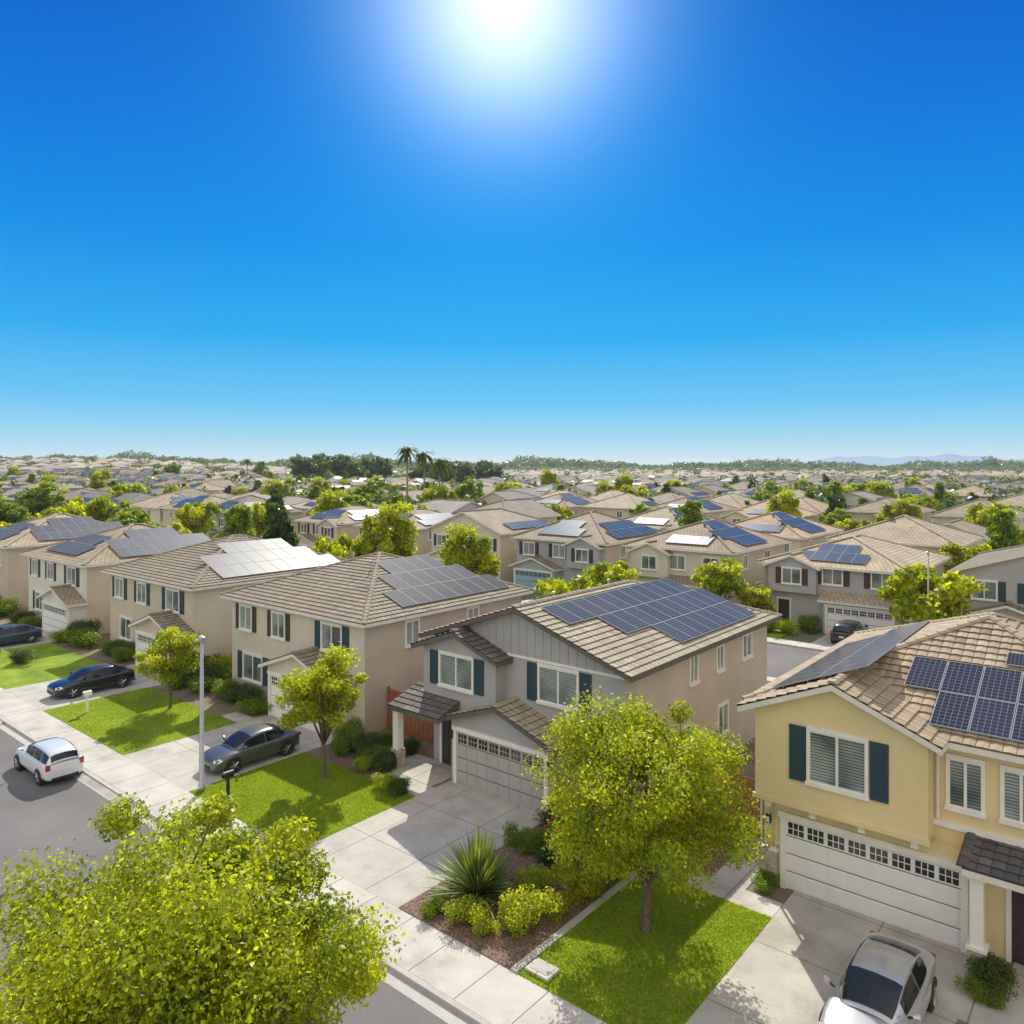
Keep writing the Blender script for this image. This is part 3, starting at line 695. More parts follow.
for (x0,x1,y0,y1) in [(-28.9,-21.75,14.85,20.2),(-12.2,-8.15,14.85,21.3),(-3.35,6,14.85,20.0),(-44.3,-34.8,14.85,20.3),(-61,-50.2,14.85,20.8),(-84,-66.5,14.85,20.8),(-120,-89.5,14.85,20.8)]:
    b.box(x0,x1,y0,y1,.05,.15,'lawn')
struct('lawn',b)
b=MB(); b.box(-16.65,-12.42,14.85,22.9,.05,.16,'mulch'); b.box(-28.9,-24.3,20.2,23,.05,.148,'mulch'); b.box(-12.42,-10.4,22.2,24.5,.05,.148,'mulch'); struct('mulch_bed',b)
b=MB(); b.box(-12.42,-12.2,14.85,22.2,.05,.19,'concrete_edge'); struct('edging',b)
rd=MB();sw=MB();lw=MB();dw=MB()
for k in range(0,9):
    y0=45.5+50*k; xa,xb=-520,150
    rd.box(xa,xb,y0,y0+9,-.05,.02,'asphalt'); sw.box(xa,xb,y0+9,y0+10.4,-.05,.13,'sidewalk'); sw.box(xa,xb,y0-1.4 if k else y0-.9,y0,-.05,.13,'sidewalk')
    if k<3:
        for i in range(-25,8):
            x=-18.8+13.4*i
            lw.box(x-6.7,x+(0 if k else -2.2),y0+10.4,y0+17,-.05,.10,'lawn'); dw.box(x+.2,x+5.4,y0+10.4,y0+16,0,.112,'driveway')
            if k: lw.box(x-6.7,x+6.6,y0-8,y0-1.4,-.05,.10,'lawn'); dw.box(x-5.2,x-.4,y0-4,y0-1.4,0,.112,'driveway')
struct('road',rd);struct('sidewalk',sw);struct('lawn',lw);struct('driveway',dw)

def fence(x0,y0,x1,y1,h=1.8,label='red brown wooden board fence between houses'):
    m=MB(); d=Vector((x1-x0,y1-y0,0)); Ln=d.length; d.normalize(); n=Vector((-d.y,d.x,0))
    k=int(Ln/.15)
    for i in range(k):
        a=Vector((x0,y0,0))+d*(i*.15); b=a+d*.14; hh=h+random.uniform(-.02,.02); off=n*.012*(i%2)
        p=[a+off,b+off,b+off+n*.02,a+off+n*.02]; q=[v+Vector((0,0,hh)) for v in p]
        m.poly(q,'fence_wood'); 
        for j in range(4): m.poly([p[j],p[(j+1)%4],q[(j+1)%4],q[j]],'fence_wood')
    pm=MB()
    for i in range(int(Ln/2.4)+1):
        a=Vector((x0,y0,0))+d*min(i*2.4,Ln-.1)+n*.08; pm.box(a.x-.05,a.x+.05,a.y-.05,a.y+.05,0,h+.06,'fence_wood')
    root=add('fence',None,None,(0,0,YB)); add('boards',m.mesh('boards'),root); add('posts',pm.mesh('posts'),root); top(root,label,'fence','backyard fences')
fence(-14.15,25.6,-9.3,25.6,2.0); fence(-28.4,24.6,-24.0,24.6,2.0); fence(-44.6,26.5,-40.4,26.5); fence(-61,26.5,-56.8,26.5)
fence(-110,43.6,-26,43.6,label='long red brown wooden fence behind the back yards')
for x in (-26.2,-42.5,-58.7,-75.8): fence(x,27.3,x,43.4)

# ---------------------------------------------------------------- vegetation
def leafmesh(name,cent,rad,nper,size,mat,squash=.75,elong=1.7,cv=.42):
    cent=np.array(cent);rad=np.array(rad);K=len(cent); n=K*nper
    c=np.repeat(cent,nper,0); r=np.repeat(rad,nper)
    dv=rng.normal(size=(n,3)); dv/=np.linalg.norm(dv,axis=1)[:,None]
    rr=r*(.2+.9*rng.random(n)**.6+.35*rng.random(n)**5); p=c+dv*rr[:,None]*np.array([1,1,squash])
    nr=dv*.6+rng.normal(size=(n,3))*.6+np.array([0,0,.35]); nr/=np.linalg.norm(nr,axis=1)[:,None]
    a=np.cross(nr,rng.normal(size=(n,3))); a/=np.linalg.norm(a,axis=1)[:,None]; b=np.cross(nr,a)
    s=size*(.6+.8*rng.random(n)); A_=a*(s*elong/2)[:,None]; B_=b*(s/2)[:,None]
    bend=nr*(s*.15)[:,None]
    V=np.stack([p-A_,p-B_+bend,p+A_,p+B_+bend],1).reshape(-1,3)
    me=bpy.data.meshes.new(name); me.vertices.add(n*4); me.vertices.foreach_set('co',V.ravel())
    me.loops.add(n*4); me.loops.foreach_set('vertex_index',np.arange(n*4,dtype=np.int32))
    me.polygons.add(n); me.polygons.foreach_set('loop_start',np.arange(0,n*4,4,dtype=np.int32))
    me.update(calc_edges=True); me.materials.append(MATS[mat])
    at=me.attributes.new('rnd','FLOAT','FACE'); v=np.clip(np.repeat(rng.random(K),nper)*cv+rng.random(n)*(1-cv),0,1); at.data.foreach_set('value',v.astype(np.float32))
    return me
def make_tree(h,cw,cb,K,nper,size,mat,seed,trunk_r=.12,cone=0,crf=.26,bark='bark',squash=.75,lean=0,inner=.3,z0=None,limbf=1.0,sp=.86,irr=1.0):
    r=random.Random(seed); a=cw/2; cz=(h+cb)/2; ch=(h-cb)/2; cent=[];rad=[]
    ph=[r.uniform(0,6.28) for _ in range(4)]
    while len(cent)<K:
        u=Vector((r.gauss(0,1),r.gauss(0,1),r.gauss(0,1))).normalized(); an=math.atan2(u.y,u.x)
        u=u*r.uniform(inner,sp)*(1+irr*(.13*math.sin(2*an+ph[0])+.10*math.sin(3*an+ph[1]+2*u.z)+.07*math.sin(5*an+ph[2]+3*u.z)))
        cr=a*crf*r.uniform(.55,1.35); zf=(u.z+1)/2; wf=1-cone*zf
        p=(u.x*(a-cr*.6)*wf+lean*zf, u.y*(a-cr*.6)*wf, cz+u.z*(ch-cr*.45)); cent.append(p); rad.append(cr*(1-.3*cone*zf))
    t=MB(); z0=z0 or cb*.85; sx=lean*.2
    t.tube([(0,0,-.1),(0.0,0,.08),(sx*.3,.02,z0*.5),(sx,.0,z0)],[trunk_r*1.7,trunk_r*1.1,trunk_r*.95,trunk_r*.85],bark,9)
    limbs=[]
    for i in range(6):
        an=i*2*math.pi/6+r.uniform(-.4,.4); rr=a*r.uniform(.35,.6)*(1-.5*cone)
        p0=Vector((sx,0,z0)); p2=Vector((math.cos(an)*rr+lean*.4,math.sin(an)*rr,cz+ch*r.uniform(-.2,.3))); p1=(p0+p2)/2+Vector((math.cos(an)*.04*a,math.sin(an)*.04*a,.04*a))
        t.tube([p0-Vector((0,0,.1)),p1,p2],[trunk_r*.62*limbf,trunk_r*.42*limbf,trunk_r*.25*limbf],bark,6); limbs+=[p1,p2]
    p2=Vector((lean*.6,0,cz+ch*.35)); t.tube([(sx,0,z0-.05),p2],[trunk_r*.7,trunk_r*.3],bark,6); limbs.append(p2)
    for c in cent:
        c=Vector(c); q=min(limbs,key=lambda l:(l-c).length+ (0.5 if l.z>c.z else 0)); mid=(q+c)/2+Vector((r.uniform(-.1,.1),r.uniform(-.1,.1),-.05))*a*.5
        t.tube([q,mid,c],[trunk_r*.24*limbf,trunk_r*.16*limbf,trunk_r*.06],bark,4,False)
    return t.mesh('trunk',True),leafmesh('crown',cent,rad,nper,size,mat,squash)
def plant_tree(ms,loc,label,rot=0,sc=1,group=None):
    root=add('tree',None,None,loc,(0,0,rot)); root.scale=(sc,)*3 if not isinstance(sc,tuple) else sc
    add('trunk',ms[0],root); add('crown',ms[1],root); return top(root,label,'tree',group)
x,y=dlinv(10.4,-4.85); plant_tree(make_tree(8.4,6.7,2.6,190,900,.044,'leaf_bright',17,.13,crf=.155,inner=.3,z0=3.2,sp=.95,irr=.5,limbf=.9),(x,y,YB),'large tree with dense bright yellow green leaves beside the road')
plant_tree(make_tree(6.35,7.0,1.6,120,480,.060,'leaf_bright',11,.12,crf=.16,inner=.35,z0=1.35,limbf=1.2,sp=.96,irr=.5),(-10.6,18.5,.14),'spreading yellow green tree standing on a front lawn')
plant_tree(make_tree(5.45,4.2,1.6,64,330,.072,'leaf_bright',5,.085,crf=.19,z0=1.5,sp=.95,irr=.45,limbf=1.1),(-25.9,19.0,.14),'young green tree on lawn beside a driveway',group='front lawn trees')
plant_tree(make_tree(4.5,4.1,1.3,54,270,.08,'leaf_bright',8,.075,crf=.2,z0=1.3,sp=.95,irr=.45,limbf=1.1),(-39.6,19.3,.14),'small round green tree on a front lawn',group='front lawn trees')
TD=[(7,5.4),(8.5,4.8),(6,5.4),(8.5,4.2),(9,8),(5,4.4),(9.8,6.2)]
T=[make_tree(7,5.4,1.4,56,120,.22,'leaf_mid',21,.14,crf=.22,sp=.96,irr=.7),make_tree(8.5,4.8,1.2,56,120,.22,'leaf_mid',22,.15,cone=.5,crf=.23,sp=.96,irr=.7),make_tree(6,5.4,1.3,50,130,.21,'leaf_bright',23,.12,crf=.22,sp=.96,irr=.7),
   make_tree(8.5,4.2,1.0,50,90,.23,'leaf_dark',24,.15,cone=.5,crf=.22),make_tree(9,8,1.8,60,90,.32,'leaf_far',25,.2,crf=.2,sp=.95),make_tree(5,4.4,1.1,40,120,.19,'leaf_bright',26,.1,crf=.22,sp=.96,irr=.7),
   make_tree(9.8,6.2,1.5,80,230,.17,'leaf_bright',27,.18,cone=.2,crf=.22,sp=.94,irr=.4)]
TL=['round mid green garden tree','tall tapered green tree','bright green spreading street tree','dark green conical tree','broad soft green tree','small bright green tree','tall bright yellow green tree']
def pt(i,x,y,sc=1,label=None): plant_tree(T[i],(x,y,terr(x,y)),(label or TL[i])+' among the houses',random.uniform(0,6.28),sc*random.uniform(.96,1.04),'trees among the houses')
cnt=0
pt(2,-11.2,57.2,1.2);pt(5,-26.6,58.5,1.1);pt(5,-37.5,57.5,.9)
pt(5,-18.5,41,.9);pt(5,-30,41.5,1.15);pt(0,-95,40,1.15);pt(2,-88,42,1.2);pt(2,-105,30,1.2);pt(5,0,57,.9);pt(5,-23.8,59,.7); cnt=10
ALLH=HCEN+[(-34.3,29),(-50.6,29.6),(-67,29.7),(-84,29.7),(-19,30),(-4,29)]
def hclear(x,y): return min(((x-a)/6.6)**4+((y-b)/7.6)**4 for a,b in ALLH)
# individually placed trees: (kind, bearing slope, height m, distance m, crown width m)
for i,t,h,d,w in [(6,-.157,9.7,65,6.0),(6,-.036,8.2,60,5.2),(3,-.329,10.0,85,4.6),(1,-.382,9.2,75,5.2),(2,-.53,9.6,100,7),(0,-.476,8.6,105,6),(2,-.43,8.4,112,6.4),(0,-.64,9.2,100,6.4),(2,-.60,8.6,95,6),(2,-.229,7.6,62,4.6),
    (2,.112,5.2,62,4.2),(0,.175,7.0,118,6),(6,-.075,9.0,128,7),(2,.01,8.0,125,6.5),(6,-.266,9.2,118,7),(0,-.19,9.0,135,7),(2,.247,7.6,130,7),(2,.063,7.6,115,6.6),(6,.484,8.0,118,7),(0,.55,8.2,125,6.6),(1,.41,9.6,150,6),(2,.62,8.2,108,6.5),(0,.30,8.2,150,7),
    (2,-.50,10.0,150,8),(0,-.59,10.0,150,8),(6,-.29,10.0,160,8),(0,-.055,10.0,170,8),(2,.13,9.4,160,8),(0,.35,9.6,170,8),(6,.51,9.4,170,8),(3,-.30,10.8,100,4.6),(2,-.345,8.0,125,6.5),(3,.20,10,160,5),(2,-.12,8.2,100,6),(2,-.46,9,180,8),(0,-.22,9.5,185,8),(2,.02,9.5,190,8),(6,.22,9.2,195,8),(2,.43,9.2,200,8)]:
    best=None
    for _ in range(80):
        tt=t+random.uniform(-.03,.03); dd=d+random.uniform(-7,7); x,y=dlinv(dd,tt*dd)
        c=hclear(x,y)-abs(tt-t)*6-(2 if (y-45.5)%50<8.5 else 0)
        if best is None or c>best[0]: best=(c,x,y)
        if hclear(x,y)>1.1 and (y-45.5)%50>9: best=(9,x,y); break
    _,x,y=best; Th,Tw=TD[i]; sc=h/Th; sw=w/Tw
    plant_tree(T[i],(x,y,terr(x,y)),TL[i]+' among the houses',random.uniform(0,6.28),(sw*1.08,sw*1.08,sc*1.06),'trees among the houses'); cnt+=1
for x,y in HOLES:
    if cnt>110: break
    for _ in range(2): pt(random.choice([0,1,2,6,2]),x+random.uniform(-4,4),y+random.uniform(-4,4),random.uniform(.9,1.2)); cnt+=1
for k in range(0,4):
    for i in range(-24,10):
        for yy in (57.6+50*k if k else None, 94.2+50*k, 77.0+50*k):
            if yy is None: continue
            x=-18.8+13.4*i-6.7+random.uniform(-1,1); d,l=dl(x,yy)
            if d<60 or d>240 or abs(l/d)>.71 or random.random()<.5: continue
            if cnt<205: pt(random.choice([0,2,2,5,2,1,6,3]),x,yy+random.uniform(-1,1),random.uniform(.85,1.2)); cnt+=1
while cnt<250:
    d=random.uniform(140,340); t=random.uniform(-.72,.72); x,y=dlinv(d,t*d)
    if y<57: 
        if not (x<-95 and y>8): continue
    if min((abs(x-a)/6.3)**4+(abs(y-b)/6.9)**4 for a,b in HCEN)<1: continue
    ph=(y-45.5)%50
    if ph<8 : continue
    i=random.choice([0,1,2,2,3,2,5,0,6]); pt(i,x,y,random.uniform(.85,1.3)); cnt+=1
for k in range(40):
    t=random.uniform(-.29,-.02) if k<34 else random.uniform(-.5,.1); d=random.uniform(345,425); x,y=dlinv(d,t*d); i=random.choice([4,4,4,0,4]); hgt=random.uniform(1.5,2.3)
    if -.13<t<0: hgt*=.8
    plant_tree(T[i],(x,y,terr(x,y)),'tall green tree in a far grove',random.uniform(0,6.28),(hgt*.85,hgt*.85,hgt),'grove of tall trees')
cent=[];rad=[]
HA=np.array(HCEN)
for k in range(11000):
    d=math.sqrt(random.uniform(150**2,1800**2)) if k>1500 else random.uniform(150,420); t=random.uniform(-.75,.75); x,y=dlinv(d,t*d)
    if d<450 and np.min((HA[:,0]-x)**2+(HA[:,1]-y)**2)<7.6**2: continue
    if d<300 and (y-45.5)%50<9: continue
    s_=random.uniform(1.5,3.2)*(1 if d<700 else 1.4); z=terr(x,y)
    for j in range(3): cent.append((x+random.uniform(-1,1)*s_*.8,y+random.uniform(-1,1)*s_*.8,z+s_*random.uniform(.6,2.2))); rad.append(s_*.72)
NF=len(cent)
for k in range(3200):
    d=random.uniform(1400,2600); t=random.uniform(-.76,.76); x,y=dlinv(d,t*d); s_=random.uniform(5,10)*(1+.25*math.sin(t*23)+.2*math.sin(t*61))*(1.2 if -.35<t<.1 else 1); z=terr(x,y)
    for j in range(3): cent.append((x+random.uniform(-1,1)*s_*1.4,y+random.uniform(-1,1)*s_,z+s_*random.uniform(.2,1.6))); rad.append(s_)
cent=np.array(cent); rad=np.array(rad)
o=add('distant_trees',leafmesh('distant_trees',cent[:NF],rad[:NF],30,1.05,'leaf_far',.9,1.2)); top(o,'distant mass of green trees between houses','trees'); o['kind']='stuff'
o=add('horizon_trees',leafmesh('horizon_trees',cent[NF:],rad[NF:]*.8,44,4.5,'leaf_far',.8,1.2)); top(o,'soft green tree belt along the horizon','trees'); o['kind']='stuff'
def palm(h,seed):
    r=random.Random(seed); t=MB(); t.tube([(0,0,-.1),(.05,0,h*.5),(0,.1,h)],[.28,.2,.17],'bark_pale',8)
    c=MB()
    for i in range(44):
        an=r.uniform(0,6.28); up=r.uniform(-.9,1.1); Ln=r.uniform(1.9,2.7); dx=Vector((math.cos(an),math.sin(an),0)); sd=Vector((-dx.y,dx.x,0)); pr=None
        for k in range(6):
            f=k/5; q=Vector((0,.1,h))+dx*Ln*f*math.cos(up*.6)+Vector((0,0,1))*(Ln*f*math.sin(up)*.9-1.5*f*f); w=.22*math.sin(math.pi*(.12+.85*f))+.02
            if pr: c.poly([pr[0]-sd*pr[1],q-sd*w-Vector((0,0,.1)),q,pr[0]],'leaf_dark',r=r.random()); c.poly([pr[0],q,q+sd*w-Vector((0,0,.1)),pr[0]+sd*pr[1]],'leaf_dark',r=r.random())
            pr=(q,w)
    return t.mesh('trunk',True),c.mesh('crown')
for i,(px,d,h) in enumerate([(407,132,15.7),(424,140,15.1),(439,134,13.8),(455,240,13),(247,330,15),(262,340,14)]):
    x,y=dlinv(d,(px-512)/FPX*d); root=add('palm_tree',None,None,(x,y,terr(x,y))); a,b=palm(h,40+i); add('trunk',a,root); add('crown',b,root); top(root,'tall slender fan palm among the houses','palm tree','fan palms')
SH=[leafmesh('shrub',[(random.gauss(0,.22),random.gauss(0,.22),.3+random.uniform(-.15,.2)) for _ in range(18)],[.24]*18,300,.036,m_,.9,1.8) for m_ in ('leaf_mid','leaf_bright','leaf_dark')]
SHL=['rounded mid green shrub','bright yellow green shrub','dark green clipped shrub']
def shrub(i,x,y,s=1,where='in the planting bed'):
    o=add('shrub',SH[i],None,(x,y,.13),(0,0,random.uniform(0,6.28))); o.scale=(s,s,s*random.uniform(.85,1.1)); top(o,SHL[i]+' '+where,'shrub','garden shrubs')
for i,x,y,s in [(1,-13.3,16.4,1.35),(1,-14.1,17.9,1.2),(1,-12.9,18.8,1.3),(2,-15.9,21.9,1.3),(2,-15.0,22.3,1.4),(2,-14.0,21.8,1.3),(0,-13.0,21.5,1.2),(2,-13.4,20.4,1.0),(0,-15.9,19.9,1.1),(1,-12.9,17.5,.7),(0,-16.2,17.9,.8),(2,-14.6,19.6,.9),(0,-15.7,15.4,.7),(2,-13.9,22.6,1.5),(1,-13.9,15.5,.6),(0,-14.8,20.9,.9),(0,-11.6,22.9,1.1),(2,-12.0,23.6,1.4),(1,-14.6,15.6,1.0)]: shrub(i,x,y,s)
for i,x,y,s in [(2,-24.7,21.3,1.1),(0,-25.6,21.6,1.2),(2,-26.6,21.9,1.3),(0,-27.6,21.6,1.2),(0,-28.3,22.2,1.3),(1,-23.2,20.0,.9),(2,-22.4,20.0,.8),(0,-26.9,23.3,.9),(2,-25.2,23.2,.8),(1,-25.3,20.6,.9),
    (0,-35.5,21.7,1.3),(2,-36.7,22.2,1.4),(2,-38.0,22.3,1.4),(0,-39.4,22.3,1.4),(0,-41,22,1.6),(2,-42.2,22.6,1.9),(0,-43.2,21.8,1.5),(1,-43,24,1.9),(2,-43.8,23.6,1.7),
    (0,-51.5,22,1.4),(2,-53,22.4,1.5),(0,-54.5,22.4,1.4),(0,-57.8,21.8,1.9),(2,-59.3,22.5,2),(1,-60.3,21.6,1.5),(0,-68,22,1.5),(2,-70,22,1.5),(0,-74.5,22,2),(1,-76,22,2),(0,-80,22,1.6),(2,-56,17.5,1.3),(0,-60,16.6,1.2),
    (2,-2.9,21.9,.9),(0,-3.1,21.3,.7),(1,-.6,19.8,.8),(0,-8.95,22.8,.75),(1,-8.9,23.1,.6)]: shrub(i,x,y,s,'beside the house front')
for i,x,y,s in [(0,-22.5,57.5,1.7),(1,-21.2,58.2,1.5),(2,-24.5,60,1.9),(0,-20.2,60.4,1.6),(1,-13.0,60.5,1.7),(0,-12,59,1.5)]: shrub(i,x,y,s,'beside the rear street')
m=MB(); rr=random.Random(4)
for i in range(520):
    an=rr.uniform(0,6.28); el=rr.uniform(.2,1.5); Ln=rr.uniform(.9,1.6); dx=Vector((math.cos(an),math.sin(an),0)); sd=Vector((-dx.y,dx.x,0)); pr=None; ra=rr.random()
    for k in range(5):
        f=k/4; q=dx*Ln*f*math.cos(el)+Vector((0,0,1))*(Ln*f*math.sin(el)-.28*f*f*math.cos(el)); w=.032*(1-f**1.6)+.002
        if pr: m.poly([pr[0]-sd*pr[1],pr[0]+sd*pr[1],q+sd*w,q-sd*w],'blade',r=ra)
        pr=(q,w)
o=add('flax_plant',m.mesh('flax_plant'),None,(-15.3,16.8,.15)); o.scale=(1.3,)*3; top(o,'large spiky sword leaved plant in mulch bed','plant')
for i,(x,y) in enumerate([(-12.8,20.2),(-13.1,22.3),(-15.4,20.8)]):
    root=add('flowering_bush',None,None,(x,y,.13)); add('foliage',SH[0],root).scale=(1.0,1.0,1.1)
    add('blossom',leafmesh('blossom',[(random.gauss(0,.25),random.gauss(0,.25),.55+random.uniform(-.15,.15)) for _ in range(8)],[.12]*8,4,.09,'flower',1,1.1),root); top(root,'green bush dotted with red flowers','bush','flowering bushes')
n=160000
areas=[(-28.9,-21.75,14.85,20.2),(-12.2,-8.15,14.85,21.3),(-3.35,3,14.85,20.0),(-44.3,-34.8,14.85,20.3)]
ar=np.array([(a[1]-a[0])*(a[3]-a[2])*(1 if a[0]>-30 else .4) for a in areas]); ns=(ar/ar.sum()*n).astype(int)
P=np.concatenate([np.stack([rng.uniform(a[0],a[1],k),rng.uniform(a[2],a[3],k),np.full(k,.148)],1) for a,k in zip(areas,ns)]); n=len(P)
an=rng.uniform(0,6.28,n); w=.010+rng.random(n)*.010; hgt=.025+rng.random(n)*.035
dx=np.stack([np.cos(an)*w,np.sin(an)*w,0*an],1); tip=np.stack([rng.normal(0,.02,n),rng.normal(0,.02,n),hgt],1)
V=np.stack([P-dx,P+dx,P+tip],1).reshape(-1,3); me=bpy.data.meshes.new('grass'); me.vertices.add(n*3); me.vertices.foreach_set('co',V.ravel()); me.loops.add(n*3); me.loops.foreach_set('vertex_index',np.arange(n*3,dtype=np.int32)); me.polygons.add(n); me.polygons.foreach_set('loop_start',np.arange(0,n*3,3,dtype=np.int32)); me.update(calc_edges=True)
me.materials.append(MATS['grass_blade']); at=me.attributes.new('rnd','FLOAT','FACE'); at.data.foreach_set('value',rng.random(n).astype(np.float32))
o=add('grass',me); top(o,'short mown green grass of the front lawns','grass'); o['kind']='stuff'

# ---------------------------------------------------------------- vehicles
def make_car(paint,suv=False):
    if suv: st=[(2.22,.60,.66,.70),(2.14,.80,.84,.90),(1.75,.90,.97,1.03),(1.05,.92,1.03,1.08),(0,.93,1.06,1.1),(-1.1,.93,1.09,1.12),(-1.8,.92,1.09,1.12),(-2.12,.86,1.05,1.08),(-2.2,.74,.85,.9)]; zb=.27; wr=.36
    else: st=[(2.30,.55,.58,.60),(2.22,.76,.70,.74),(1.85,.88,.82,.88),(1.1,.905,.90,.96),(0,.915,.93,.97),(-1.1,.915,.96,1.0),(-1.75,.90,.99,1.05),(-2.15,.84,.96,1.02),(-2.28,.66,.80,.84)]; zb=.2; wr=.34
    b=MB(); rings=[]
    for x,w,zs,zt in st:
        half=[(w*.82,zb),(w*.97,zb+.1),(w,zb+.28),(w*.985,zs-.14),(w*.93,zs-.02),(w*.6,zs+(zt-zs)*.75),(0,zt)]
        rings.append([(x,y,z) for y,z in half]+[(x,-y,z) for y,z in half[-2::-1]])
    for i in range(len(rings)-1):
        for k in range(len(rings[i])-1): b.poly([rings[i][k],rings[i+1][k],rings[i+1][k+1],rings[i][k+1]],paint)
        b.poly([rings[i][0],rings[i][-1],rings[i+1][-1],rings[i+1][0]],'plastic_black')
    b.poly(rings[0],paint); b.poly(rings[-1][::-1],paint)
    body=b.mesh('body')
    def weld(me):
        bm=bmesh.new(); bm.from_mesh(me); bmesh.ops.remove_doubles(bm,verts=bm.verts,dist=1e-4); bmesh.ops.recalc_face_normals(bm,faces=bm.faces); bm.to_mesh(me); bm.free()
        for p in me.polygons: p.use_smooth=True
    weld(body)
    if suv: xs=[1.22,.85,.45,.05,-.5,-1.05,-1.6,-1.98,-2.16]; rz=[1.04,1.28,1.48,1.58,1.62,1.61,1.56,1.44,1.12]; bw=[.62,.74,.80,.83,.85,.85,.83,.78,.72]; rw=[.55,.60,.62,.62,.63,.62,.60,.57,.60]
    else: xs=[1.25,.92,.6,.28,-.3,-.8,-1.2,-1.6,-1.95]; rz=[.95,1.13,1.29,1.39,1.44,1.42,1.34,1.20,1.02]; bw=[.60,.72,.79,.82,.84,.84,.82,.77,.66]; rw=[.52,.58,.59,.59,.59,.58,.57,.56,.56]
    zb0=.90 if not suv else 1.02
    def row(i,off=0.0):
        x=xs[i]; z=rz[i]; r_=rw[i]; w_=bw[i]; zb_=zb0-.06
        return [(x,w_+off,zb_),(x,r_+(w_-r_)*.45+off,zb_+(z-zb_)*.55),(x,r_+off*.7,z-.05+off*.3),(x,r_*.75,z-.005+off),(x,0,z+.02+off)]
    m=MB(); n=len(xs)
    for i in range(n-1):
        a=row(i); c=row(i+1)
        for k in range(4):
            m.poly([a[k],c[k],c[k+1],a[k+1]],paint); fl=lambda p:(p[0],-p[1],p[2]); m.poly([fl(a[k+1]),fl(c[k+1]),fl(c[k]),fl(a[k])],paint)
    cab=m.mesh('cabin'); weld(cab)
    glass=[]
    def patch(i0,i1,k0,k1,side):
        m=MB(); off=.012
        def P(fx,fk):
            fx=max(0,min(len(xs)-1.0001,fx)); fk=max(0,min(3.9999,fk)); i=int(fx); k=int(fk); a=row(i,off); c=row(i+1,off); u=fx-i; v=fk-k
            p=[(a[k][j]*(1-v)+a[k+1][j]*v)*(1-u)+(c[k][j]*(1-v)+c[k+1][j]*v)*u for j in range(3)]
            return (p[0],p[1]*side,p[2])
        nx=max(2,int((i1-i0)*3)); nk=4
        for a in range(nx):
            for c in range(nk):
                f=lambda q,w:P(i0+(i1-i0)*q/nx,k0+(k1-k0)*w/nk)
                q=[f(a,c),f(a+1,c),f(a+1,c+1),f(a,c+1)]; m.poly(q if side>0 else q[::-1],'car_glass')
        return m
    def screen(name,i0,i1):
        m=patch(i0,i1,2.05,3.999,1); m.ext(patch(i0,i1,2.05,3.999,-1)); me=m.mesh(name); weld(me); glass.append((name,me))
    screen('windscreen',.3,2.75); screen('rear_window',5.55 if not suv else 7.05,7.5 if not suv else 7.85)
    for s_ in (1,-1):
        for nm,i0,i1 in ((('side_window',1.6,3.95),('side_window',4.1,6.3)) if not suv else (('side_window',1.6,3.9),('side_window',4.05,5.5),('side_window',5.6,6.85))):
            me=patch(i0,i1,.35,1.75,s_).mesh(nm); weld(me); glass.append((nm,me))
    sm_=[]; W_=st[3][1]
    for s_ in (-1,1):
        m=MB(); xh=st[1][0]; m.poly([(xh+.02,s_*.50,st[1][2]-.12),(xh-.10,s_*.77,st[1][2]-.10),(xh-.32,s_*.87,st[1][2]+.0),(xh-.24,s_*.72,st[1][2]+.075),(xh-.03,s_*.52,st[1][2]+.01)],'lamp_clear'); m.tube([(xh-.16,s_*.66,st[1][2]-.08),(xh+.0,s_*.58,st[1][2]-.06)],[.09,.06],'lamp_clear',10); sm_.append(('headlight',m.mesh('headlight')))
        m=MB(); xt=st[-2][0]; zt_=st[-2][2]-.14
        if suv: m.box(xt-.055,xt+.05,s_*.64,s_*.83,zt_-.12,zt_+.14,'lamp_red')
        else: m.box(xt-.085,xt+.08,s_*.44,s_*.79,zt_-.05,zt_+.06,'lamp_red')
        sm_.append(('taillight',m.mesh('taillight')))
        m=MB(); m.tube([(.86,s_*.90,zb0+.14),(.80,s_*1.04,zb0+.15)],[.06,.08],paint,8); m.tube([(.84,s_*.80,zb0+.06),(.84,s_*.92,zb0+.11)],[.03,.03],'plastic_black',6); sm_.append(('mirror',m.mesh('mirror')))
        for xx in (.0,-.95): 
            m=MB(); m.box(xx-.1,xx+.08,s_*(W_-.02),s_*(W_+.008),zb0-.16,zb0-.13,paint); sm_.append(('door_handle',m.mesh('door_handle')))
    m=MB(); m.box(st[0][0]-.06,st[0][0]+.012,-.40,.40,zb+.12,zb+.25,'plastic_black'); sm_.append(('grille',m.mesh('grille')))
    m=MB(); m.box(st[-1][0]-.015,st[-1][0]+.05,-.18,.18,zb+.34,zb+.45,'plate'); sm_.append(('number_plate',m.mesh('number_plate')))
    m=MB(); m.box(st[-1][0]-.02,st[-1][0]+.2,-.58,.58,zb+.04,zb+.14,'plastic_black'); sm_.append(('bumper',m.mesh('bumper')))
    ty=MB(); ri=MB(); ty.tube([(0,-.11,0),(0,-.09,0),(0,.09,0),(0,.11,0)],[wr-.03,wr,wr,wr-.03],'tyre',24); 
    for k in range(5):
        a=k*2*math.pi/5; 
        for s_ in (-1,1): ri.tube([(0,s_*.112,0),(math.cos(a)*wr*.68,s_*.116,math.sin(a)*wr*.68)],[.045,.035],'rim',5)
    for s_ in (-1,1): ri.tube([(0,s_*.10,0),(0,s_*.113,0)],[wr*.72,wr*.68],'black_metal',20); ri.tube([(0,s_*.1,0),(0,s_*.13,0)],[.07,.05],'rim',10)
    tym=ty.mesh('tyre',False); rim=ri.mesh('rim')
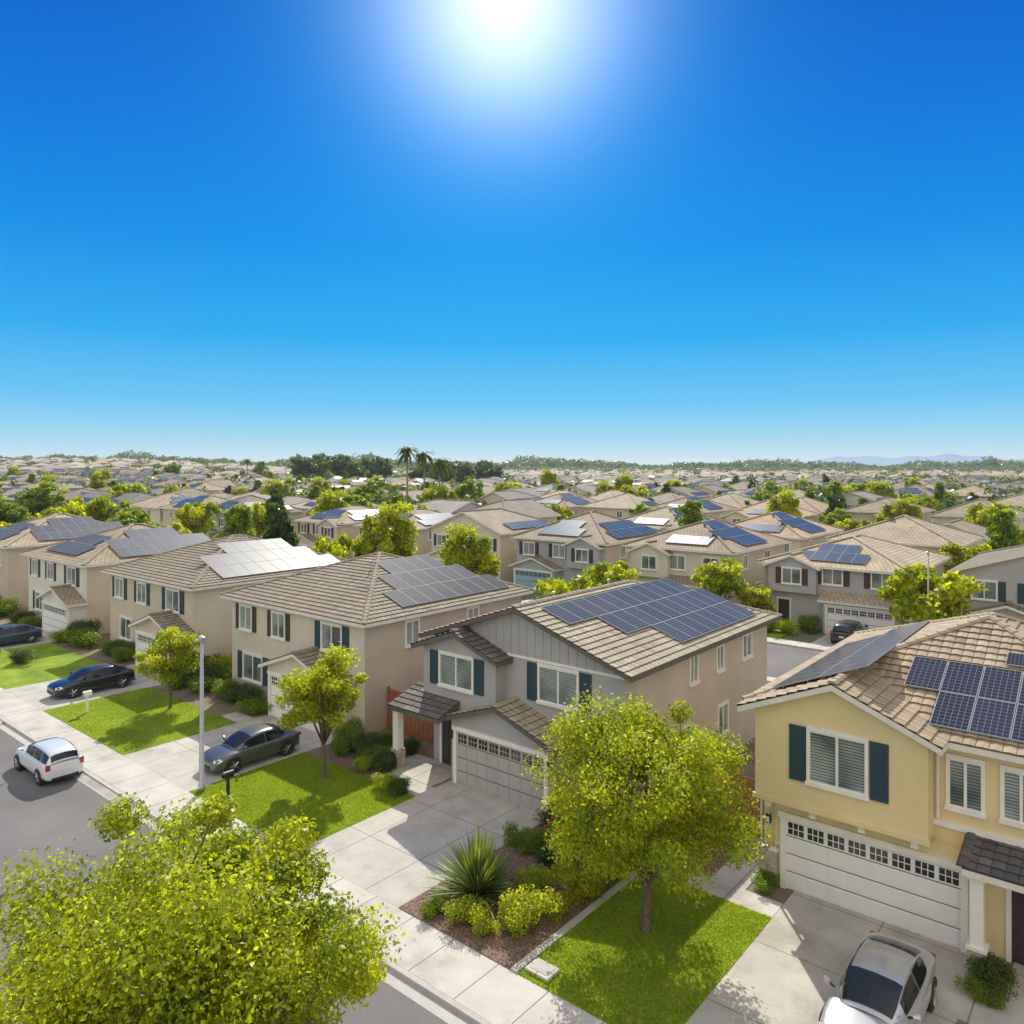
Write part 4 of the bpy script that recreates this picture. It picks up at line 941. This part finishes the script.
    wh=[(x,s_*(W_-.10)) for x in (1.38,-1.38) for s_ in (-1,1)]
    arches=[]
    for x,y in wh:
        ar=MB(); ar.tube([(x,y-.104,wr+.01),(x,y+.104,wr+.01)],[wr+.05,wr+.05],'plastic_black',24); arches.append(('wheel_arch',ar.mesh('wheel_arch')))
    return body,cab,glass+sm_+arches,tym,rim,wh,wr
CARS={}
def car(kind,paint,x,y,z,heading,label,group=None,name='car',sc=.95):
    key=(kind,paint)
    if key not in CARS: CARS[key]=make_car(paint,kind=='suv')
    body,cab,misc,ty,ri,wh,wr=CARS[key]
    root=add(name,None,None,(x,y,z),(0,0,heading)); bo=add('body',body,root); root.scale=(sc,)*3
    md=bo.modifiers.new('s','SUBSURF'); md.levels=2; md.render_levels=2
    cb=add('cabin',cab,root); md=cb.modifiers.new('s','SUBSURF'); md.levels=1; md.render_levels=1
    for n,m in misc: add(n,m,root)
    for a,b in wh:
        w=add('wheel',ty,root,(a,b,wr)); add('rim',ri,w)
    top(root,label,'car',group); return root
h2=math.pi/2
car('sedan','paint_silver',-4.7,18.9,.14,-h2,'silver sedan parked nose out on concrete driveway')
car('suv','paint_white',-35.7,12.15,.01,math.pi,'white compact estate vehicle parked along the kerb',name='parked_car',sc=.86)
car('sedan','paint_black',-46.2,18.0,.14,-h2,'black sedan parked on a driveway')
car('sedan','paint_grey',-30.0,18.2,.14,-h2,'dark grey sedan parked on a driveway beside the lawn',sc=.92)
car('sedan','paint_blue',-62.6,18.6,.14,-h2,'dark blue car parked on a driveway')
car('suv','paint_black',-16.6,58.6,.12,h2,'black utility car parked outside a white garage')
for i,(x,y,p,k,hd) in enumerate([(-3,53.3,'paint_silver','sedan',0),(-30,46.8,'paint_white','suv',math.pi),(-43,59,'paint_silver','sedan',h2),(-70,59,'paint_white','sedan',h2),(-56,96.8+6.5,'paint_grey','suv',0),(-84,97,'paint_white','sedan',0)]):
    car(k,p,x,y,.03 if not 56<y<62 else .12,hd,'car parked beside a residential street','cars on the streets behind')

# ---------------------------------------------------------------- street furniture
def lamp(x,y,h,z=.13,label='tall pale grey street lamp on the verge',f=1.0):
    root=add('street_lamp',None,None,(x,y,z)); m=MB(); m.tube([(0,0,0),(0,0,.3),(0,0,.32),(0,0,h)],[.15*f,.14*f,.10*f,.065*f],'metal_grey',12); add('pole',m.mesh('pole',True),root)
    m=MB(); m.tube([(0,0,h-.02),(0,0,h+.03),(-.02,0,h+.12),(-.06,-.05,h+.2)],[.07*f,.12*f,.16*f,.07*f],'metal_grey',12); m.tube([(-.1,-.1,h+.06),(-.1,-.1,h+.1)],[.1*f,.1*f],'lamp_clear',10); add('lamp_head',m.mesh('lamp_head'),root)
    top(root,label,'street lamp','street lamps')
lamp(-28.6,15.2,5.9); lamp(-10.9,55.6,7.0,.13,'slim grey street lamp beside the rear street',.6)
def mailbox(x,y,m1,label):
    root=add('mailbox',None,None,(x,y,.14)); m=MB(); m.box(-.05,.05,-.05,.05,0,.9,m1); add('post',m.mesh('post'),root)
    m=MB(); m.box(-.11,.11,-.2,.2,.9,1.03,m1); m.tube([(0,-.2,1.03),(0,.2,1.03)],[.11,.11],m1,14); add('box',m.mesh('box'),root); top(root,label,'mailbox','mailboxes')
mailbox(-27.0,15.4,'black_metal','black mailbox on a post beside the sidewalk'); mailbox(-42.2,16.2,'garage_white','white mailbox on a post at the lawn edge')
m=MB(); m.box(-.36,.36,-.26,.26,-.1,.035,'sidewalk'); m.box(-.27,.27,-.17,.17,.035,.047,'concrete_edge'); o=add('utility_cover',m.mesh('utility_cover'),None,(-11.75,15.3,.205)); top(o,'pale concrete utility box lid set in lawn edge','utility cover')

# ---------------------------------------------------------------- haze: thin real air volume over the district
hm=bpy.data.materials.new('haze_air'); hm.use_nodes=True; nt=hm.node_tree; nt.nodes.clear()
ho=N(nt,'ShaderNodeOutputMaterial'); vs=N(nt,'ShaderNodeVolumeScatter',Density=.00012,Anisotropy=.2); vs.inputs['Color'].default_value=(.80,.90,1,1); nt.links.new(vs.outputs[0],ho.inputs['Volume']); MATS['haze_air']=hm
hb=MB(); hb.box(-3200,3200,-500,4200,-30,45,'haze_air'); struct('air_haze',hb)

# ---------------------------------------------------------------- light, sky, camera
SE=math.radians(40); SV=Vector((F[0]*math.cos(SE),F[1]*math.cos(SE),math.sin(SE)))
ld=bpy.data.lights.new('sun','SUN'); ld.energy=5.0; ld.angle=math.radians(.5); ld.color=(1,.95,.82)
lo=bpy.data.objects.new('sun',ld); COL.objects.link(lo); lo.rotation_euler=(-SV).to_track_quat('-Z','Y').to_euler(); lo.location=(0,0,60)
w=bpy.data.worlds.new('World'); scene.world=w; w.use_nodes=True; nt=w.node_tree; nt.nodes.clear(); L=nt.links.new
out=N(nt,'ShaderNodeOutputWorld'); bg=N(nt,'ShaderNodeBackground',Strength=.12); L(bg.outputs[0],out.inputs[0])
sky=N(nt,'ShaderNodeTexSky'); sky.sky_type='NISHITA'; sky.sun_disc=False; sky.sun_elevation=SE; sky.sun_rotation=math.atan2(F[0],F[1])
tc=N(nt,'ShaderNodeTexCoord'); nv=N(nt,'ShaderNodeVectorMath',operation='NORMALIZE'); L(tc.outputs['Generated'],nv.inputs[0])
sp=N(nt,'ShaderNodeSeparateXYZ'); L(nv.outputs[0],sp.inputs[0])
rp=ramp(nt,[(0,s2l((204,228,240))),(.035,s2l((158,214,242))),(.08,s2l((104,196,242))),(.16,s2l((40,170,240))),(.27,s2l((0,140,232))),(.40,s2l((0,112,218))),(.53,s2l((0,84,196))),(1,(.42,.52,.70))])  # last stop: zenith made paler to add fill light
L(sp.outputs[2],rp.inputs[0])
def dot(vec):
    vec=Vector(vec).normalized()
    d=N(nt,'ShaderNodeVectorMath',operation='DOT_PRODUCT'); L(nv.outputs[0],d.inputs[0]); d.inputs[1].default_value=vec; return d.outputs['Value']
def M(op,a,b=None,c=None,clamp=False):
    m=N(nt,'ShaderNodeMath',operation=op); m.use_clamp=clamp
    for i,v in enumerate((a,b,c)):
        if v is None: continue
        if isinstance(v,(int,float)): m.inputs[i].default_value=v
        else: L(v,m.inputs[i])
    return m.outputs[0]
back=M('MULTIPLY',dot((-F[0],-F[1],.25)),1.8,clamp=True)  # warm white sky behind the camera, added as fill for the shaded house fronts
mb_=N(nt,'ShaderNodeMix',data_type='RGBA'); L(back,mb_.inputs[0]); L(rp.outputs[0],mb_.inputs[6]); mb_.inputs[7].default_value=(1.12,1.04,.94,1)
GE=math.radians(31.8); gd=dot((F[0]*math.cos(GE)-.012,F[1]*math.cos(GE),math.sin(GE)))
om=M('MAXIMUM',M('SUBTRACT',1,gd),0.0)
g1=M('MULTIPLY',M('EXPONENT',M('MULTIPLY',om,-150)),.58)
g2_=M('MULTIPLY',M('EXPONENT',M('MULTIPLY',M('SQRT',M('MULTIPLY',om,2.0)),-7.8)),.72)
cmb=N(nt,'ShaderNodeCombineColor'); L(M('ADD',M('MULTIPLY',g1,1.1),M('MULTIPLY',M('MULTIPLY',g2_,g2_),1.1)),cmb.inputs[0]); L(M('ADD',g1,M('MULTIPLY',g2_,.9)),cmb.inputs[1]); L(M('ADD',g1,g2_),cmb.inputs[2])
ad=N(nt,'ShaderNodeMix',data_type='RGBA',blend_type='ADD'); ad.inputs[0].default_value=1; L(mb_.outputs[2],ad.inputs[6]); L(cmb.outputs[0],ad.inputs[7])
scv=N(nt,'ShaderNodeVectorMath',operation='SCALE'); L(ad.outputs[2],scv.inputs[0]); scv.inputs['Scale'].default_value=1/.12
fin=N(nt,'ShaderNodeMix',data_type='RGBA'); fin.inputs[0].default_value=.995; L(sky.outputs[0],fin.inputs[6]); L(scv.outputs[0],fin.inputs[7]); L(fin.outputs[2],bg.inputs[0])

cam=bpy.data.cameras.new('Camera'); co=bpy.data.objects.new('Camera',cam); COL.objects.link(co); scene.camera=co
co.location=(0,0,CH); co.rotation_euler=(math.radians(90),0,A); cam.sensor_width=36; cam.lens=36*FPX/1024; cam.shift_y=-47/1024; cam.clip_end=30000; cam.clip_start=.1
scene.view_settings.view_transform='Standard'; scene.view_settings.look='None'; scene.view_settings.exposure=0
